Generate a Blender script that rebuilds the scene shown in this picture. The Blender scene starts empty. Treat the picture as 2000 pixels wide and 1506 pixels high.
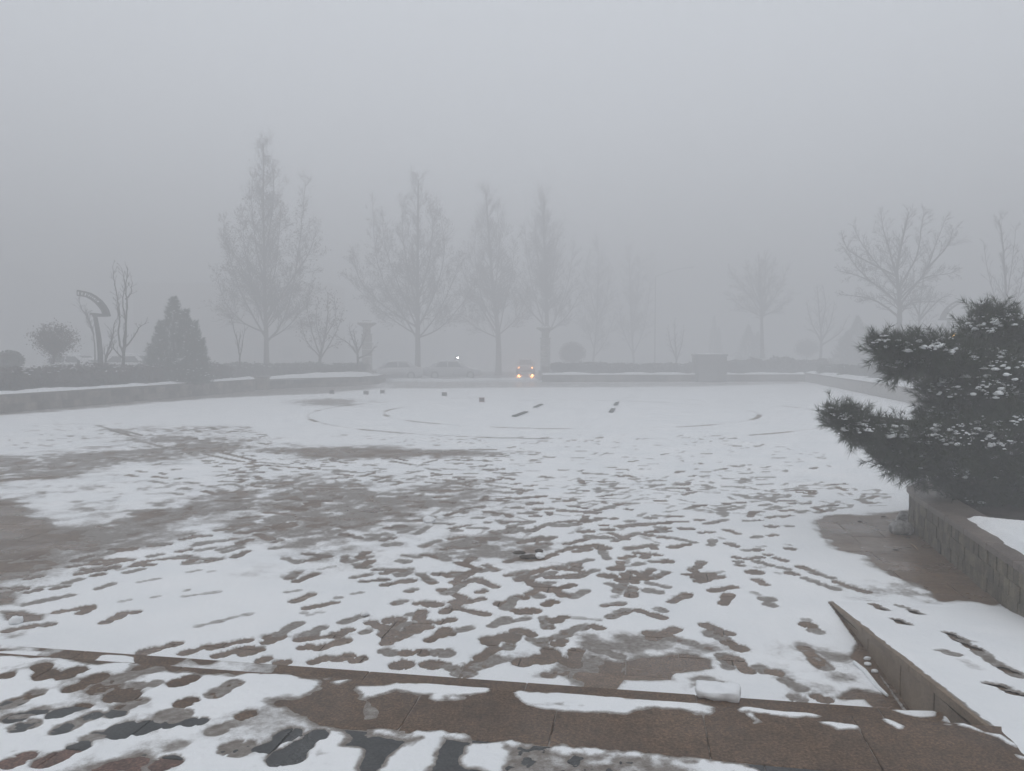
import bpy, bmesh, math, random
import numpy as np
from mathutils import Vector, Matrix

SC = bpy.context.scene
COL = SC.collection
R = math.radians

# ------------------------------------------------------------------ camera
F_PX, W_PX, H_PX, HORIZON = 1500.0, 2000.0, 1506.0, 690.0
CAM_Z = 2.0
FOG = 0.0285
PITCH = math.atan((H_PX / 2 - HORIZON) / F_PX)
cam_d = bpy.data.cameras.new('camera')
cam_d.sensor_width = 36.0
cam_d.lens = 36.0 * F_PX / W_PX
cam_d.clip_start = 0.05
cam_d.clip_end = 2000.0
cam = bpy.data.objects.new('camera', cam_d)
COL.objects.link(cam)
cam.location = (0, 0, CAM_Z)
cam.rotation_euler = (math.pi / 2 - PITCH, 0, 0)
SC.camera = cam

# ------------------------------------------------------------------ sky, sun, exposure
SUN_EL, SUN_AZ = 48.0, 200.0          # azimuth measured clockwise from +Y
world = bpy.data.worlds.new('World')
SC.world = world
world.use_nodes = True
wn, wl = world.node_tree.nodes, world.node_tree.links
wn.clear()
w_out = wn.new('ShaderNodeOutputWorld')
w_bg = wn.new('ShaderNodeBackground')
w_sky = wn.new('ShaderNodeTexSky')
w_sky.sky_type = 'NISHITA'
w_sky.sun_disc = False
w_sky.sun_elevation = R(SUN_EL)
w_sky.sun_rotation = R(SUN_AZ)
w_sky.dust_density = 5.0
w_mix = wn.new('ShaderNodeMixRGB')     # closed cloud deck over the clear sky
w_mix.inputs[0].default_value = 0.86
w_mix.inputs[2].default_value = (8.6, 9.0, 9.55, 1)
wl.new(w_sky.outputs[0], w_mix.inputs[1])
wl.new(w_mix.outputs[0], w_bg.inputs['Color'])
w_bg.inputs['Strength'].default_value = 0.10
wl.new(w_bg.outputs[0], w_out.inputs['Surface'])

sun_d = bpy.data.lights.new('sun', 'SUN')
sun_d.energy = 0.5
sun_d.angle = R(40)
sun_d.color = (1.0, 0.97, 0.93)
sun = bpy.data.objects.new('sun', sun_d)
COL.objects.link(sun)
_d = Vector((math.sin(R(SUN_AZ)) * math.cos(R(SUN_EL)), math.cos(R(SUN_AZ)) * math.cos(R(SUN_EL)), math.sin(R(SUN_EL))))
sun.rotation_euler = _d.to_track_quat('Z', 'Y').to_euler()
sun.location = (0, -20, 40)

SC.view_settings.view_transform = 'Standard'
SC.view_settings.look = 'None'
SC.view_settings.gamma = 1.0
SC.view_settings.use_curve_mapping = False
SC.view_settings.exposure = 0.19
SC.cycles.volume_bounces = 2
SC.cycles.max_bounces = 6
SC.cycles.diffuse_bounces = 3
SC.cycles.glossy_bounces = 2
SC.cycles.use_denoising = True
SC.cycles.sample_clamp_indirect = 4.0

# ------------------------------------------------------------------ pixel <-> world helpers
def ray(px, py):
    x = (px - W_PX / 2) / F_PX
    y = (H_PX / 2 - py) / F_PX
    c, s = math.cos(PITCH), math.sin(PITCH)
    return np.array((x, c + y * s, -s + y * c))

def G(px, py, z=0.0):
    r = ray(px, py)
    t = (z - CAM_Z) / r[2]
    return np.array((r[0] * t, r[1] * t))

def G3(px, py, z=0.0):
    g = G(px, py, z)
    return Vector((g[0], g[1], z))

def AT(px, py, Y):
    r = ray(px, py)
    t = Y / r[1]
    return Vector((r[0] * t, Y, CAM_Z + r[2] * t))

AXIS = R(-9.5)
U = np.array((math.cos(AXIS), math.sin(AXIS)))      # along the steps
V = np.array((-math.sin(AXIS), math.cos(AXIS)))     # out over the plaza

# ------------------------------------------------------------------ numpy noise
def _hash(ix, iy, seed):
    h = (ix.astype(np.int64) * 374761393 + iy.astype(np.int64) * 668265263 + seed * 974634777) & 0xffffffff
    h = ((h ^ (h >> 13)) * 1274126177) & 0xffffffff
    return ((h ^ (h >> 16)) & 0xffff) / 65535.0

def vnoise(x, y, seed=0):
    ix, iy = np.floor(x), np.floor(y)
    fx, fy = x - ix, y - iy
    fx = fx * fx * (3 - 2 * fx); fy = fy * fy * (3 - 2 * fy)
    a = _hash(ix, iy, seed); b = _hash(ix + 1, iy, seed)
    c = _hash(ix, iy + 1, seed); d = _hash(ix + 1, iy + 1, seed)
    return (a * (1 - fx) + b * fx) * (1 - fy) + (c * (1 - fx) + d * fx) * fy

def fbm(x, y, seed=0, octv=4):
    s = np.zeros_like(x); amp = 0.5; tot = 0
    for o in range(octv):
        s += amp * vnoise(x * 2 ** o, y * 2 ** o, seed + o * 17); tot += amp; amp *= 0.5
    return s / tot * 2 - 1

def sstep(a, b, x):
    t = np.clip((x - a) / (b - a), 0, 1)
    return t * t * (3 - 2 * t)

def poly_sd(x, y, P):
    """signed distance, negative inside"""
    P = np.asarray(P); n = len(P)
    d2 = np.full(x.shape, 1e9); ins = np.zeros(x.shape, bool)
    for i in range(n):
        a, b = P[i], P[(i + 1) % n]
        ex, ey = b - a
        wx, wy = x - a[0], y - a[1]
        t = np.clip((wx * ex + wy * ey) / (ex * ex + ey * ey + 1e-12), 0, 1)
        d2 = np.minimum(d2, (wx - ex * t) ** 2 + (wy - ey * t) ** 2)
        c = (a[1] > y) != (b[1] > y)
        xc = a[0] + (y - a[1]) * ex / (ey if abs(ey) > 1e-12 else 1e-12)
        ins ^= c & (x < xc)
    d = np.sqrt(d2)
    return np.where(ins, -d, d)

# ------------------------------------------------------------------ object helpers
def tag(o, label=None, cat=None, group=None, kind=None):
    if label: o['label'] = label
    if cat: o['category'] = cat
    if group: o['group'] = group
    if kind: o['kind'] = kind
    return o

def empty(name, loc=(0, 0, 0), rz=0.0):
    o = bpy.data.objects.new(name, None)
    o.location = loc
    o.rotation_euler = (0, 0, rz)
    o.empty_display_size = 0.2
    COL.objects.link(o)
    return o

def link(name, me, material, parent=None, smooth=False):
    if material is not None and not me.materials:
        me.materials.append(material)
    o = bpy.data.objects.new(name, me)
    COL.objects.link(o)
    if parent is not None:
        o.parent = parent
    if smooth:
        me.polygons.foreach_set('use_smooth', np.ones(len(me.polygons), bool))
    return o

class MB:
    """collects vertices and faces, then builds ONE mesh"""
    def __init__(s): s.v = []; s.f = []
    def add(s, vs, fs):
        k = len(s.v); s.v.extend([tuple(p) for p in vs]); s.f.extend([tuple(i + k for i in f) for f in fs]); return s
    def box(s, c, size, rz=0.0, taper=1.0):
        hx, hy, hz = size[0] / 2, size[1] / 2, size[2] / 2
        ca, sa = math.cos(rz), math.sin(rz)
        vs = []
        for z, k in ((-hz, 1), (hz, taper)):
            for x, y in ((-hx, -hy), (hx, -hy), (hx, hy), (-hx, hy)):
                x *= k; y *= k
                vs.append((c[0] + x * ca - y * sa, c[1] + x * sa + y * ca, c[2] + z))
        return s.add(vs, [(3, 2, 1, 0), (4, 5, 6, 7), (0, 1, 5, 4), (1, 2, 6, 5), (2, 3, 7, 6), (3, 0, 4, 7)])
    def tube(s, pts, rad, n=6, cap=True):
        pts = [Vector(p) for p in pts]; m = len(pts)
        if not hasattr(rad, '__len__'): rad = [rad] * m
        k = len(s.v); ref = None
        for i, p in enumerate(pts):
            t = (pts[min(i + 1, m - 1)] - pts[max(i - 1, 0)])
            t = t.normalized() if t.length > 1e-9 else Vector((0, 0, 1))
            if ref is None:
                ref = t.orthogonal().normalized()
            ref = (ref - t * ref.dot(t))
            ref = ref.normalized() if ref.length > 1e-6 else t.orthogonal().normalized()
            b = t.cross(ref)
            for j in range(n):
                a = 2 * math.pi * j / n
                q = p + (ref * math.cos(a) + b * math.sin(a)) * rad[i]
                s.v.append((q.x, q.y, q.z))
        for i in range(m - 1):
            for j in range(n):
                j2 = (j + 1) % n
                s.f.append((k + i * n + j, k + i * n + j2, k + (i + 1) * n + j2, k + (i + 1) * n + j))
        if cap:
            s.f.append(tuple(k + j for j in reversed(range(n))))
            s.f.append(tuple(k + (m - 1) * n + j for j in range(n)))
        return s
    def lathe(s, prof, c=(0, 0, 0), n=20):
        k = len(s.v)
        for r, z in prof:
            for j in range(n):
                a = 2 * math.pi * j / n
                s.v.append((c[0] + r * math.cos(a), c[1] + r * math.sin(a), c[2] + z))
        for i in range(len(prof) - 1):
            for j in range(n):
                j2 = (j + 1) % n
                s.f.append((k + i * n + j, k + i * n + j2, k + (i + 1) * n + j2, k + (i + 1) * n + j))
        s.f.append(tuple(k + j for j in reversed(range(n))))
        s.f.append(tuple(k + (len(prof) - 1) * n + j for j in range(n)))
        return s
    def prism(s, poly, z0, z1):
        n = len(poly)
        vs = [(p[0], p[1], z0) for p in poly] + [(p[0], p[1], z1) for p in poly]
        fs = [tuple(reversed(range(n))), tuple(range(n, 2 * n))]
        fs += [(i, (i + 1) % n, n + (i + 1) % n, n + i) for i in range(n)]
        return s.add(vs, fs)
    def mesh(s, name):
        me = bpy.data.meshes.new(name); me.from_pydata(s.v, [], s.f); me.update(); return me
    def build(s, name, material, parent=None, smooth=False, loc=None, bevel=0.0):
        o = link(name, s.mesh(name), material, parent, smooth)
        if loc is not None: o.location = loc
        if bevel:
            m = o.modifiers.new('bevel', 'BEVEL'); m.width = bevel; m.segments = 2; m.limit_method = 'ANGLE'
        return o

def np_mesh(name, verts, faces, attrs=None):
    """verts (n,3) faces (m,k) arrays"""
    me = bpy.data.meshes.new(name)
    n, m, k = len(verts), len(faces), faces.shape[1]
    me.vertices.add(n); me.vertices.foreach_set('co', np.ascontiguousarray(verts, dtype=np.float32).ravel())
    me.loops.add(m * k); me.loops.foreach_set('vertex_index', np.ascontiguousarray(faces, dtype=np.int32).ravel())
    me.polygons.add(m)
    me.polygons.foreach_set('loop_start', np.arange(0, m * k, k, dtype=np.int32))
    me.update(calc_edges=True)
    for nm, arr in (attrs or {}).items():
        a = me.attributes.new(nm, 'FLOAT', 'POINT'); a.data.foreach_set('value', np.ascontiguousarray(arr, dtype=np.float32))
    return me

def grid_mesh(name, X, Y, Z, keep=None, attrs=None):
    nr, nc = X.shape
    idx = np.arange(nr * nc).reshape(nr, nc)
    fa = np.stack([idx[:-1, :-1], idx[:-1, 1:], idx[1:, 1:], idx[1:, :-1]], -1).reshape(-1, 4)
    if keep is not None:
        k = keep
        kk = (k[:-1, :-1] | k[:-1, 1:] | k[1:, 1:] | k[1:, :-1]).ravel()
        fa = fa[kk]
    vs = np.stack([X.ravel(), Y.ravel(), Z.ravel()], -1)
    used = np.zeros(len(vs), bool); used[fa.ravel()] = True
    remap = np.cumsum(used) - 1
    at = {n: a.ravel()[used] for n, a in (attrs or {}).items()}
    me = np_mesh(name, vs[used], remap[fa], at)
    if fa.size:
        # make sure normals look up
        a, b, c = vs[fa[0][0]], vs[fa[0][1]], vs[fa[0][2]]
        if np.cross(b - a, c - a)[2] < 0: me.flip_normals()
    me.polygons.foreach_set('use_smooth', np.ones(len(me.polygons), bool))
    return me

# ------------------------------------------------------------------ materials
def new_mat(name):
    m = bpy.data.materials.new(name); m.use_nodes = True
    nt = m.node_tree; nt.nodes.clear()
    out = nt.nodes.new('ShaderNodeOutputMaterial'); b = nt.nodes.new('ShaderNodeBsdfPrincipled')
    nt.links.new(b.outputs[0], out.inputs['Surface'])
    return m, nt, b

def node(nt, t, **kw):
    n = nt.nodes.new(t)
    for k, v in kw.items(): setattr(n, k, v)
    return n

def noise_n(nt, scale, detail=4, rough=0.55, coords='Object', stretch=None):
    tc = node(nt, 'ShaderNodeTexCoord'); n = node(nt, 'ShaderNodeTexNoise')
    n.inputs['Scale'].default_value = scale; n.inputs['Detail'].default_value = detail; n.inputs['Roughness'].default_value = rough
    if coords == 'World':
        g = node(nt, 'ShaderNodeNewGeometry'); src = g.outputs['Position']
    else:
        src = tc.outputs[coords]
    if stretch:
        mp = node(nt, 'ShaderNodeMapping'); mp.inputs['Scale'].default_value = stretch
        nt.links.new(src, mp.inputs['Vector']); src = mp.outputs[0]
    nt.links.new(src, n.inputs['Vector'])
    return n

def ramp(nt, src, stops):
    r = node(nt, 'ShaderNodeValToRGB')
    e = r.color_ramp.elements
    while len(e) < len(stops): e.new(0.5)
    for i, (p, c) in enumerate(stops):
        e[i].position = p; e[i].color = (c[0], c[1], c[2], 1) if hasattr(c, '__len__') else (c, c, c, 1)
    nt.links.new(src, r.inputs[0])
    return r

def mixc(nt, fac, a, b, mode='MIX'):
    m = node(nt, 'ShaderNodeMixRGB', blend_type=mode)
    for i, s in ((0, fac), (1, a), (2, b)):
        if hasattr(s, 'is_output'): nt.links.new(s, m.inputs[i])
        elif i == 0: m.inputs[0].default_value = s
        else: m.inputs[i].default_value = (s[0], s[1], s[2], 1)
    return m.outputs[0]

def bump(nt, b, src, strength=0.3, dist=0.01):
    bp = node(nt, 'ShaderNodeBump'); bp.inputs['Strength'].default_value = strength; bp.inputs['Distance'].default_value = dist
    nt.links.new(src, bp.inputs['Height']); nt.links.new(bp.outputs[0], b.inputs['Normal'])

def simple(name, c1, c2, scale=8, rough=0.7, bmp=0.2, bdist=0.01, rnd=0.0, spec=0.4, coords='World', stretch=None, fine=None):
    m, nt, b = new_mat(name)
    n = noise_n(nt, scale, 5, 0.6, coords, stretch)
    r = ramp(nt, n.outputs['Fac'], [(0.3, c1), (0.7, c2)])
    col = r.outputs[0]
    if fine:
        n2 = noise_n(nt, fine, 2, 0.6, coords)
        r2 = ramp(nt, n2.outputs['Fac'], [(0.3, 0.68), (0.7, 1.28)])
        col = mixc(nt, 1.0, col, r2.outputs[0], 'MULTIPLY')
    if rnd:
        oi = node(nt, 'ShaderNodeObjectInfo'); mr = node(nt, 'ShaderNodeMapRange')
        mr.inputs[3].default_value = 1 - rnd; mr.inputs[4].default_value = 1 + rnd
        nt.links.new(oi.outputs['Random'], mr.inputs[0])
        hs = node(nt, 'ShaderNodeHueSaturation'); nt.links.new(mr.outputs[0], hs.inputs['Value']); nt.links.new(col, hs.inputs['Color'])
        col = hs.outputs[0]
    nt.links.new(col, b.inputs['Base Color'])
    b.inputs['Roughness'].default_value = rough
    b.inputs['Specular IOR Level'].default_value = spec
    if bmp: bump(nt, b, n.outputs['Fac'], bmp, bdist)
    return m

def wet_stone(name, c1, c2, rnd=0.12, rlo=0.16, rhi=0.5, wet_scale=1.3):
    m, nt, b = new_mat(name)
    n = noise_n(nt, 2.2, 5, 0.6, 'World')
    r = ramp(nt, n.outputs['Fac'], [(0.3, c1), (0.7, c2)])
    n2 = noise_n(nt, 75, 3, 0.75, 'World')
    n4 = noise_n(nt, 16, 4, 0.7, 'World')
    r4 = ramp(nt, n4.outputs['Fac'], [(0.36, 0.72), (0.5, 1.0), (0.66, 1.22)])
    r2 = ramp(nt, n2.outputs['Fac'], [(0.36, 0.45), (0.5, 1.0), (0.64, 1.7)])
    col = mixc(nt, 1.0, r.outputs[0], r2.outputs[0], 'MULTIPLY')
    col = mixc(nt, 1.0, col, r4.outputs[0], 'MULTIPLY')
    oi = node(nt, 'ShaderNodeObjectInfo'); mr = node(nt, 'ShaderNodeMapRange')
    mr.inputs[3].default_value = 1 - rnd; mr.inputs[4].default_value = 1 + rnd
    nt.links.new(oi.outputs['Random'], mr.inputs[0])
    hs = node(nt, 'ShaderNodeHueSaturation'); nt.links.new(mr.outputs[0], hs.inputs['Value']); nt.links.new(col, hs.inputs['Color'])
    nt.links.new(hs.outputs[0], b.inputs['Base Color'])
    n3 = noise_n(nt, wet_scale, 4, 0.6, 'World')
    r3 = ramp(nt, n3.outputs['Fac'], [(0.35, rlo), (0.65, rhi)])
    nt.links.new(r3.outputs[0], b.inputs['Roughness'])
    b.inputs['Specular IOR Level'].default_value = 0.38
    bump(nt, b, n2.outputs['Fac'], 0.25, 0.002)
    return m

def snow_mat(name, dirt=(0.13, 0.105, 0.086)):
    """old wet snow; the thin melted film (attribute cover < 1) lets the stone grey through"""
    m, nt, b = new_mat(name)
    at = node(nt, 'ShaderNodeAttribute'); at.attribute_name = 'cover'
    n = noise_n(nt, 28, 5, 0.65, 'World'); n1 = noise_n(nt, 160, 3, 0.7, 'World'); nb = noise_n(nt, 1.1, 4, 0.6, 'World')
    ad = node(nt, 'ShaderNodeMath', operation='MULTIPLY_ADD'); ad.inputs[1].default_value = 0.55
    nt.links.new(n.outputs['Fac'], ad.inputs[0]); nt.links.new(at.outputs['Fac'], ad.inputs[2])
    ad1 = node(nt, 'ShaderNodeMath', operation='MULTIPLY_ADD'); ad1.inputs[1].default_value = 0.45
    nt.links.new(n1.outputs['Fac'], ad1.inputs[0]); nt.links.new(ad.outputs[0], ad1.inputs[2])
    mr = node(nt, 'ShaderNodeMapRange', interpolation_type='SMOOTHSTEP')
    mr.inputs[1].default_value = 0.50; mr.inputs[2].default_value = 1.20
    nt.links.new(ad1.outputs[0], mr.inputs[0])
    white = ramp(nt, nb.outputs['Fac'], [(0.3, (0.82, 0.845, 0.865)), (0.7, (0.91, 0.92, 0.93))])
    slush = ramp(nt, n.outputs['Fac'], [(0.3, dirt), (0.75, (0.30, 0.275, 0.25))])
    col = mixc(nt, mr.outputs[0], slush.outputs[0], white.outputs[0])
    nt.links.new(col, b.inputs['Base Color'])
    r = ramp(nt, mr.outputs[0], [(0.1, 0.35), (0.8, 0.8)])
    nt.links.new(r.outputs[0], b.inputs['Roughness'])
    b.inputs['Specular IOR Level'].default_value = 0.3
    hm = node(nt, 'ShaderNodeMath', operation='MULTIPLY_ADD'); hm.inputs[1].default_value = 0.4
    nt.links.new(n1.outputs['Fac'], hm.inputs[0]); nt.links.new(n.outputs['Fac'], hm.inputs[2])
    bump(nt, b, hm.outputs[0], 0.55, 0.014)
    return m

M = {}
M['snow'] = snow_mat('snow')
M['snow_plain'] = simple('snow_plain', (0.76, 0.785, 0.805), (0.85, 0.865, 0.88), 14, 0.8, 0.4, 0.012, spec=0.2)
M['paving'] = wet_stone('wet_brown_paving', (0.108, 0.070, 0.045), (0.162, 0.110, 0.074))
M['step'] = wet_stone('brown_granite', (0.080, 0.049, 0.029), (0.128, 0.082, 0.051), rnd=0.10, rlo=0.45, rhi=0.75)
M['dark_band'] = wet_stone('dark_granite', (0.018, 0.02, 0.021), (0.036, 0.039, 0.04), rnd=0.1, rlo=0.2, rhi=0.5)
M['red_band'] = wet_stone('red_granite', (0.10, 0.058, 0.045), (0.15, 0.09, 0.07), rnd=0.1, rlo=0.4, rhi=0.7)
M['joint'] = simple('mortar_joint', (0.05, 0.045, 0.04), (0.08, 0.07, 0.062), 20, 0.8, 0.3)
M['ramp_stone'] = simple('ramp_side_stone', (0.145, 0.107, 0.074), (0.23, 0.175, 0.125), 5, 0.6, 0.2, 0.004, rnd=0.07, fine=110)
M['slate'] = simple('slate_tile', (0.062, 0.054, 0.038), (0.165, 0.137, 0.094), 11, 0.6, 0.5, 0.01, rnd=0.35, fine=70)
M['coping'] = simple('coping_stone', (0.11, 0.09, 0.078), (0.19, 0.155, 0.135), 5, 0.5, 0.3, 0.004, rnd=0.1, fine=90)
M['wall_block'] = simple('wall_block', (0.10, 0.085, 0.07), (0.24, 0.205, 0.17), 3.0, 0.8, 0.5, 0.02, rnd=0.35, fine=25)
M['soil'] = simple('soil', (0.022, 0.017, 0.014), (0.055, 0.042, 0.034), 9, 0.95, 0.8, 0.04, fine=60)
M['ground'] = simple('ground_snow', (0.52, 0.53, 0.54), (0.8, 0.81, 0.83), 0.35, 0.9, 0.4, 0.05)
M['bed'] = simple('garden_bed', (0.07, 0.06, 0.05), (0.7, 0.71, 0.72), 0.9, 0.9, 0.5, 0.05)
M['road'] = simple('wet_asphalt', (0.035, 0.035, 0.036), (0.075, 0.075, 0.077), 0.6, 0.4, 0.2, 0.01, fine=40)
M['bark'] = simple('bark', (0.035, 0.03, 0.027), (0.075, 0.064, 0.055), 9, 0.9, 0.5, 0.02)
M['bark_pale'] = simple('bark_pale', (0.05, 0.045, 0.042), (0.10, 0.09, 0.082), 6, 0.9, 0.5, 0.02)
M['dry_leaf'] = simple('dry_leaf', (0.06, 0.04, 0.03), (0.10, 0.068, 0.05), 3, 0.8, 0)
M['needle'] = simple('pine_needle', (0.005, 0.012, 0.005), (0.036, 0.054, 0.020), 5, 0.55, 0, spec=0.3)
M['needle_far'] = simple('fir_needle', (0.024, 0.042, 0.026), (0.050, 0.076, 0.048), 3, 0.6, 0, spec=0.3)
M['hedge_brown'] = simple('hedge_brown', (0.035, 0.025, 0.024), (0.085, 0.055, 0.05), 1.4, 0.8, 0)
M['hedge_green'] = simple('hedge_green', (0.03, 0.034, 0.024), (0.06, 0.066, 0.048), 1.4, 0.8, 0)
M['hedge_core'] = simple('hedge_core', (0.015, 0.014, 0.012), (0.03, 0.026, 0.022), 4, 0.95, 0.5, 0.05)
M['metal_dark'] = simple('weathered_dark_metal', (0.05, 0.05, 0.05), (0.09, 0.09, 0.088), 6, 0.5, 0.1, 0.002)
M['metal_box'] = simple('grey_metal_box', (0.17, 0.16, 0.155), (0.26, 0.245, 0.235), 9, 0.5, 0.1, 0.002)
M['red_box'] = simple('pinkish_box', (0.17, 0.085, 0.085), (0.25, 0.14, 0.135), 9, 0.6, 0.1, 0.002)
M['column'] = simple('column_stone', (0.27, 0.255, 0.24), (0.38, 0.365, 0.345), 3, 0.75, 0.3, 0.01)
M['kiosk'] = simple('grey_cladding', (0.10, 0.095, 0.09), (0.15, 0.14, 0.135), 2, 0.7, 0.2, 0.01, rnd=0.1)
M['glass'] = simple('dark_glass', (0.015, 0.017, 0.02), (0.03, 0.033, 0.037), 2, 0.08, 0)
M['tyre'] = simple('tyre', (0.015, 0.015, 0.015), (0.03, 0.03, 0.03), 20, 0.9, 0.1)
M['rim'] = simple('rim', (0.3, 0.3, 0.3), (0.4, 0.4, 0.4), 20, 0.35, 0)
for nm, c in (('paint_fog_grey', (0.34, 0.34, 0.35)), ('paint_silver', (0.38, 0.38, 0.39)), ('paint_fog_dark', (0.30, 0.30, 0.31)), ('paint_white', (0.6, 0.6, 0.61))):  # grey and dark car paints lightened towards the fog: haze put into the colour
    M[nm] = simple(nm, c, tuple(k * 1.15 for k in c), 3, 0.3, 0, spec=0.5)
M['facade'] = simple('pinkish_facade', (0.24, 0.17, 0.15), (0.32, 0.24, 0.21), 0.7, 0.85, 0.2, 0.01)
M['litter'] = simple('litter', (0.03, 0.025, 0.02), (0.09, 0.07, 0.05), 20, 0.8, 0.4)
M['twig'] = simple('pale_twig', (0.28, 0.2, 0.13), (0.4, 0.3, 0.2), 30, 0.7, 0.2)
M['ice'] = simple('dirty_ice', (0.05, 0.045, 0.04), (0.5, 0.49, 0.48), 16, 0.6, 0.7, 0.03)

def emit(name, col, st):
    m = bpy.data.materials.new(name); m.use_nodes = True; nt = m.node_tree; nt.nodes.clear()
    o = nt.nodes.new('ShaderNodeOutputMaterial'); e = nt.nodes.new('ShaderNodeEmission')
    e.inputs[0].default_value = (*col, 1); e.inputs[1].default_value = st
    nt.links.new(e.outputs[0], o.inputs[0]); return m
M['headlamp'] = emit('headlamp', (1.0, 0.34, 0.09), 11)
M['white_lamp'] = emit('white_lamp', (1.0, 0.98, 0.95), 45)
M['amber_lamp'] = emit('amber_lamp', (1.0, 0.6, 0.2), 8)

# ================================================================== LARGE STRUCTURE
# lines of the plaza, all in world metres on the ground
Z_TREAD, Z_PLAT = 0.20, 0.40
def n_of(p): return float(np.dot(p, V))
def s_of(p): return float(np.dot(p, U))
N1 = 0.5 * (n_of(G(0, 1256, Z_TREAD)) + n_of(G(1625, 1379, Z_TREAD)))
N2 = 0.5 * (n_of(G(0, 1279, Z_PLAT)) + n_of(G(1890, 1409, Z_PLAT)))
N3 = 0.5 * (n_of(G(0, 1366, Z_PLAT)) + n_of(G(1500, 1496, Z_PLAT)))
N4 = N3 - 0.34
RAMP_A = G(1620, 1176, 0.0)                     # toe of the ramp's side wall
RAMP_B = G(1937, 1426, Z_PLAT)                  # where it reaches the platform
S_RAMP = s_of(RAMP_B)

LW0, LW1 = G(0, 807), G(500, 763)               # foot of the left garden wall
LWd = (LW1 - LW0) / np.linalg.norm(LW1 - LW0)
LWa = LW0 - LWd * 10.0
RW0, RW1 = G(1572, 745), G(1755, 783)           # foot of the right garden wall
RWd = (RW1 - RW0) / np.linalg.norm(RW1 - RW0)
RWa = RW1 + RWd * 16.0
BACK_L, BACK_R = G(1060, 746), RW0
MOUND = [LW1, G(515, 760), G(580, 757), G(650, 755), G(705, 753), G(738, 750), G(752, 746)]

PLAZA = [LWa, LW0] + MOUND + [BACK_L, BACK_R, RW1, RWa, np.array((14.0, 3.0)), np.array((14.0, -6.0)), np.array((-18.0, -6.0))]

# ground to the horizon
g = MB(); g.add([(-250, -50, -0.03), (250, -50, -0.03), (250, 380, -0.03), (-250, 380, -0.03)], [(0, 1, 2, 3)])
tag(g.build('ground', M['ground']), kind='structure')

# road beyond the plaza, with the parking strip
rd = MB(); rd.add([(-120, 57.5, -0.024), (120, 57.5, -0.024), (120, 84, -0.024), (-120, 84, -0.024)], [(0, 1, 2, 3)])
tag(rd.build('road', M['road']), kind='structure')

# plaza pavement: a bed sheet with slabs lying on it
pv = MB(); pv.add([(p[0], p[1], -0.008) for p in PLAZA], [tuple(range(len(PLAZA)))])
pave = tag(pv.build('plaza_pavement', M['joint']), kind='structure')
me_ = pave.data
if me_.polygons[0].normal.z < 0: me_.flip_normals()

rs = random.Random(5)
SLW, SLD = 0.68, 0.34
slab_me = MB().box((0, 0, 0), (SLW - 0.006, SLD - 0.006, 0.03), 0.0, 0.996).mesh('paving_slab')
slab_me.materials.append(M['paving'])
cand, far_slabs = [], MB()
Pn = np.array([tuple(p) for p in PLAZA])
row = 0
nn = N1 - 0.02
while nn < 26:
    off = 0.5 * SLW * (row % 2)
    ss = -13.0 + off
    while ss < 13.0:
        c = U * (ss + SLW / 2) + V * (nn + SLD / 2)
        if abs(c[0]) < 0.78 * (c[1] + 1.2) and c[1] > 2.8:
            cand.append((c, row))
        ss += SLW
    nn += SLD; row += 1
cs = np.array([c for c, _ in cand])
inside = poly_sd(cs[:, 0], cs[:, 1], Pn) < -0.3
in_view = np.abs(cs[:, 0]) < 0.70 * cs[:, 1] + 0.3
order = sorted([i for i in range(len(cand)) if inside[i]], key=lambda i: (0 if in_view[i] else 1, cs[i][1]))
for k, i in enumerate(order):
    c = cand[i][0]
    dz = rs.uniform(-0.0012, 0.0012)
    if k < 300:
        o = bpy.data.objects.new('paving_slab', slab_me); COL.objects.link(o); o.parent = pave
        o.location = (c[0], c[1], -0.0155 + dz); o.rotation_euler = (rs.uniform(-.001, .001), rs.uniform(-.001, .001), AXIS)
    else:
        far_slabs.box((c[0], c[1], -0.0155 + dz), (SLW - 0.006, SLD - 0.006, 0.03), AXIS)
tag(far_slabs.build('paving_slabs', M['paving'], pave), kind='stuff')

# upper terrace: nosing slabs, dark band, slabs behind
terr = MB().box(tuple((U * 0.0 + V * (N2 - 4.0))) + (Z_PLAT / 2 - 0.02,), (16.0, 7.96, Z_PLAT - 0.06), AXIS)
terrace = tag(terr.build('terrace_pavement', M['joint']), kind='structure')
def slab_row(parent, name, n0, n1, s0, s1, length, z0, z1, mat, off=0.0, gap=0.003, bev=0.003):
    me = None; k = 0
    s = s0 + off
    while s < s1:
        c = U * (s + length / 2) + V * ((n0 + n1) / 2)
        if me is None:
            bm = bmesh.new()
            bmesh.ops.create_cube(bm, size=1)
            bmesh.ops.scale(bm, vec=(length - gap, abs(n1 - n0) - gap, z1 - z0), verts=bm.verts)
            bmesh.ops.bevel(bm, geom=[e for e in bm.edges], offset=bev, segments=1, affect='EDGES')
            me = bpy.data.meshes.new(name); bm.to_mesh(me); bm.free(); me.materials.append(mat)
        o = bpy.data.objects.new(name, me); COL.objects.link(o); o.parent = parent
        o.location = (c[0], c[1], (z0 + z1) / 2 + rs.uniform(-.0012, .0012)); o.rotation_euler = (0, 0, AXIS)
        s += length; k += 1
JOFF = s_of(G(1075, 1440, Z_PLAT))
S_END = S_RAMP + 0.02
L_S = 0.645
def row_s(start): return JOFF - L_S * 12 + start
slab_row(terrace, 'nosing_slab', N3, N2, row_s(0), JOFF + 2.6 * L_S + 0.3, L_S, Z_TREAD - 0.02, Z_PLAT, M['step'], bev=0.004)
slab_row(terrace, 'dark_slab', N4, N3, row_s(0.2), JOFF + 3 * L_S, L_S, Z_PLAT - 0.1, Z_PLAT, M['dark_band'])
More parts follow.
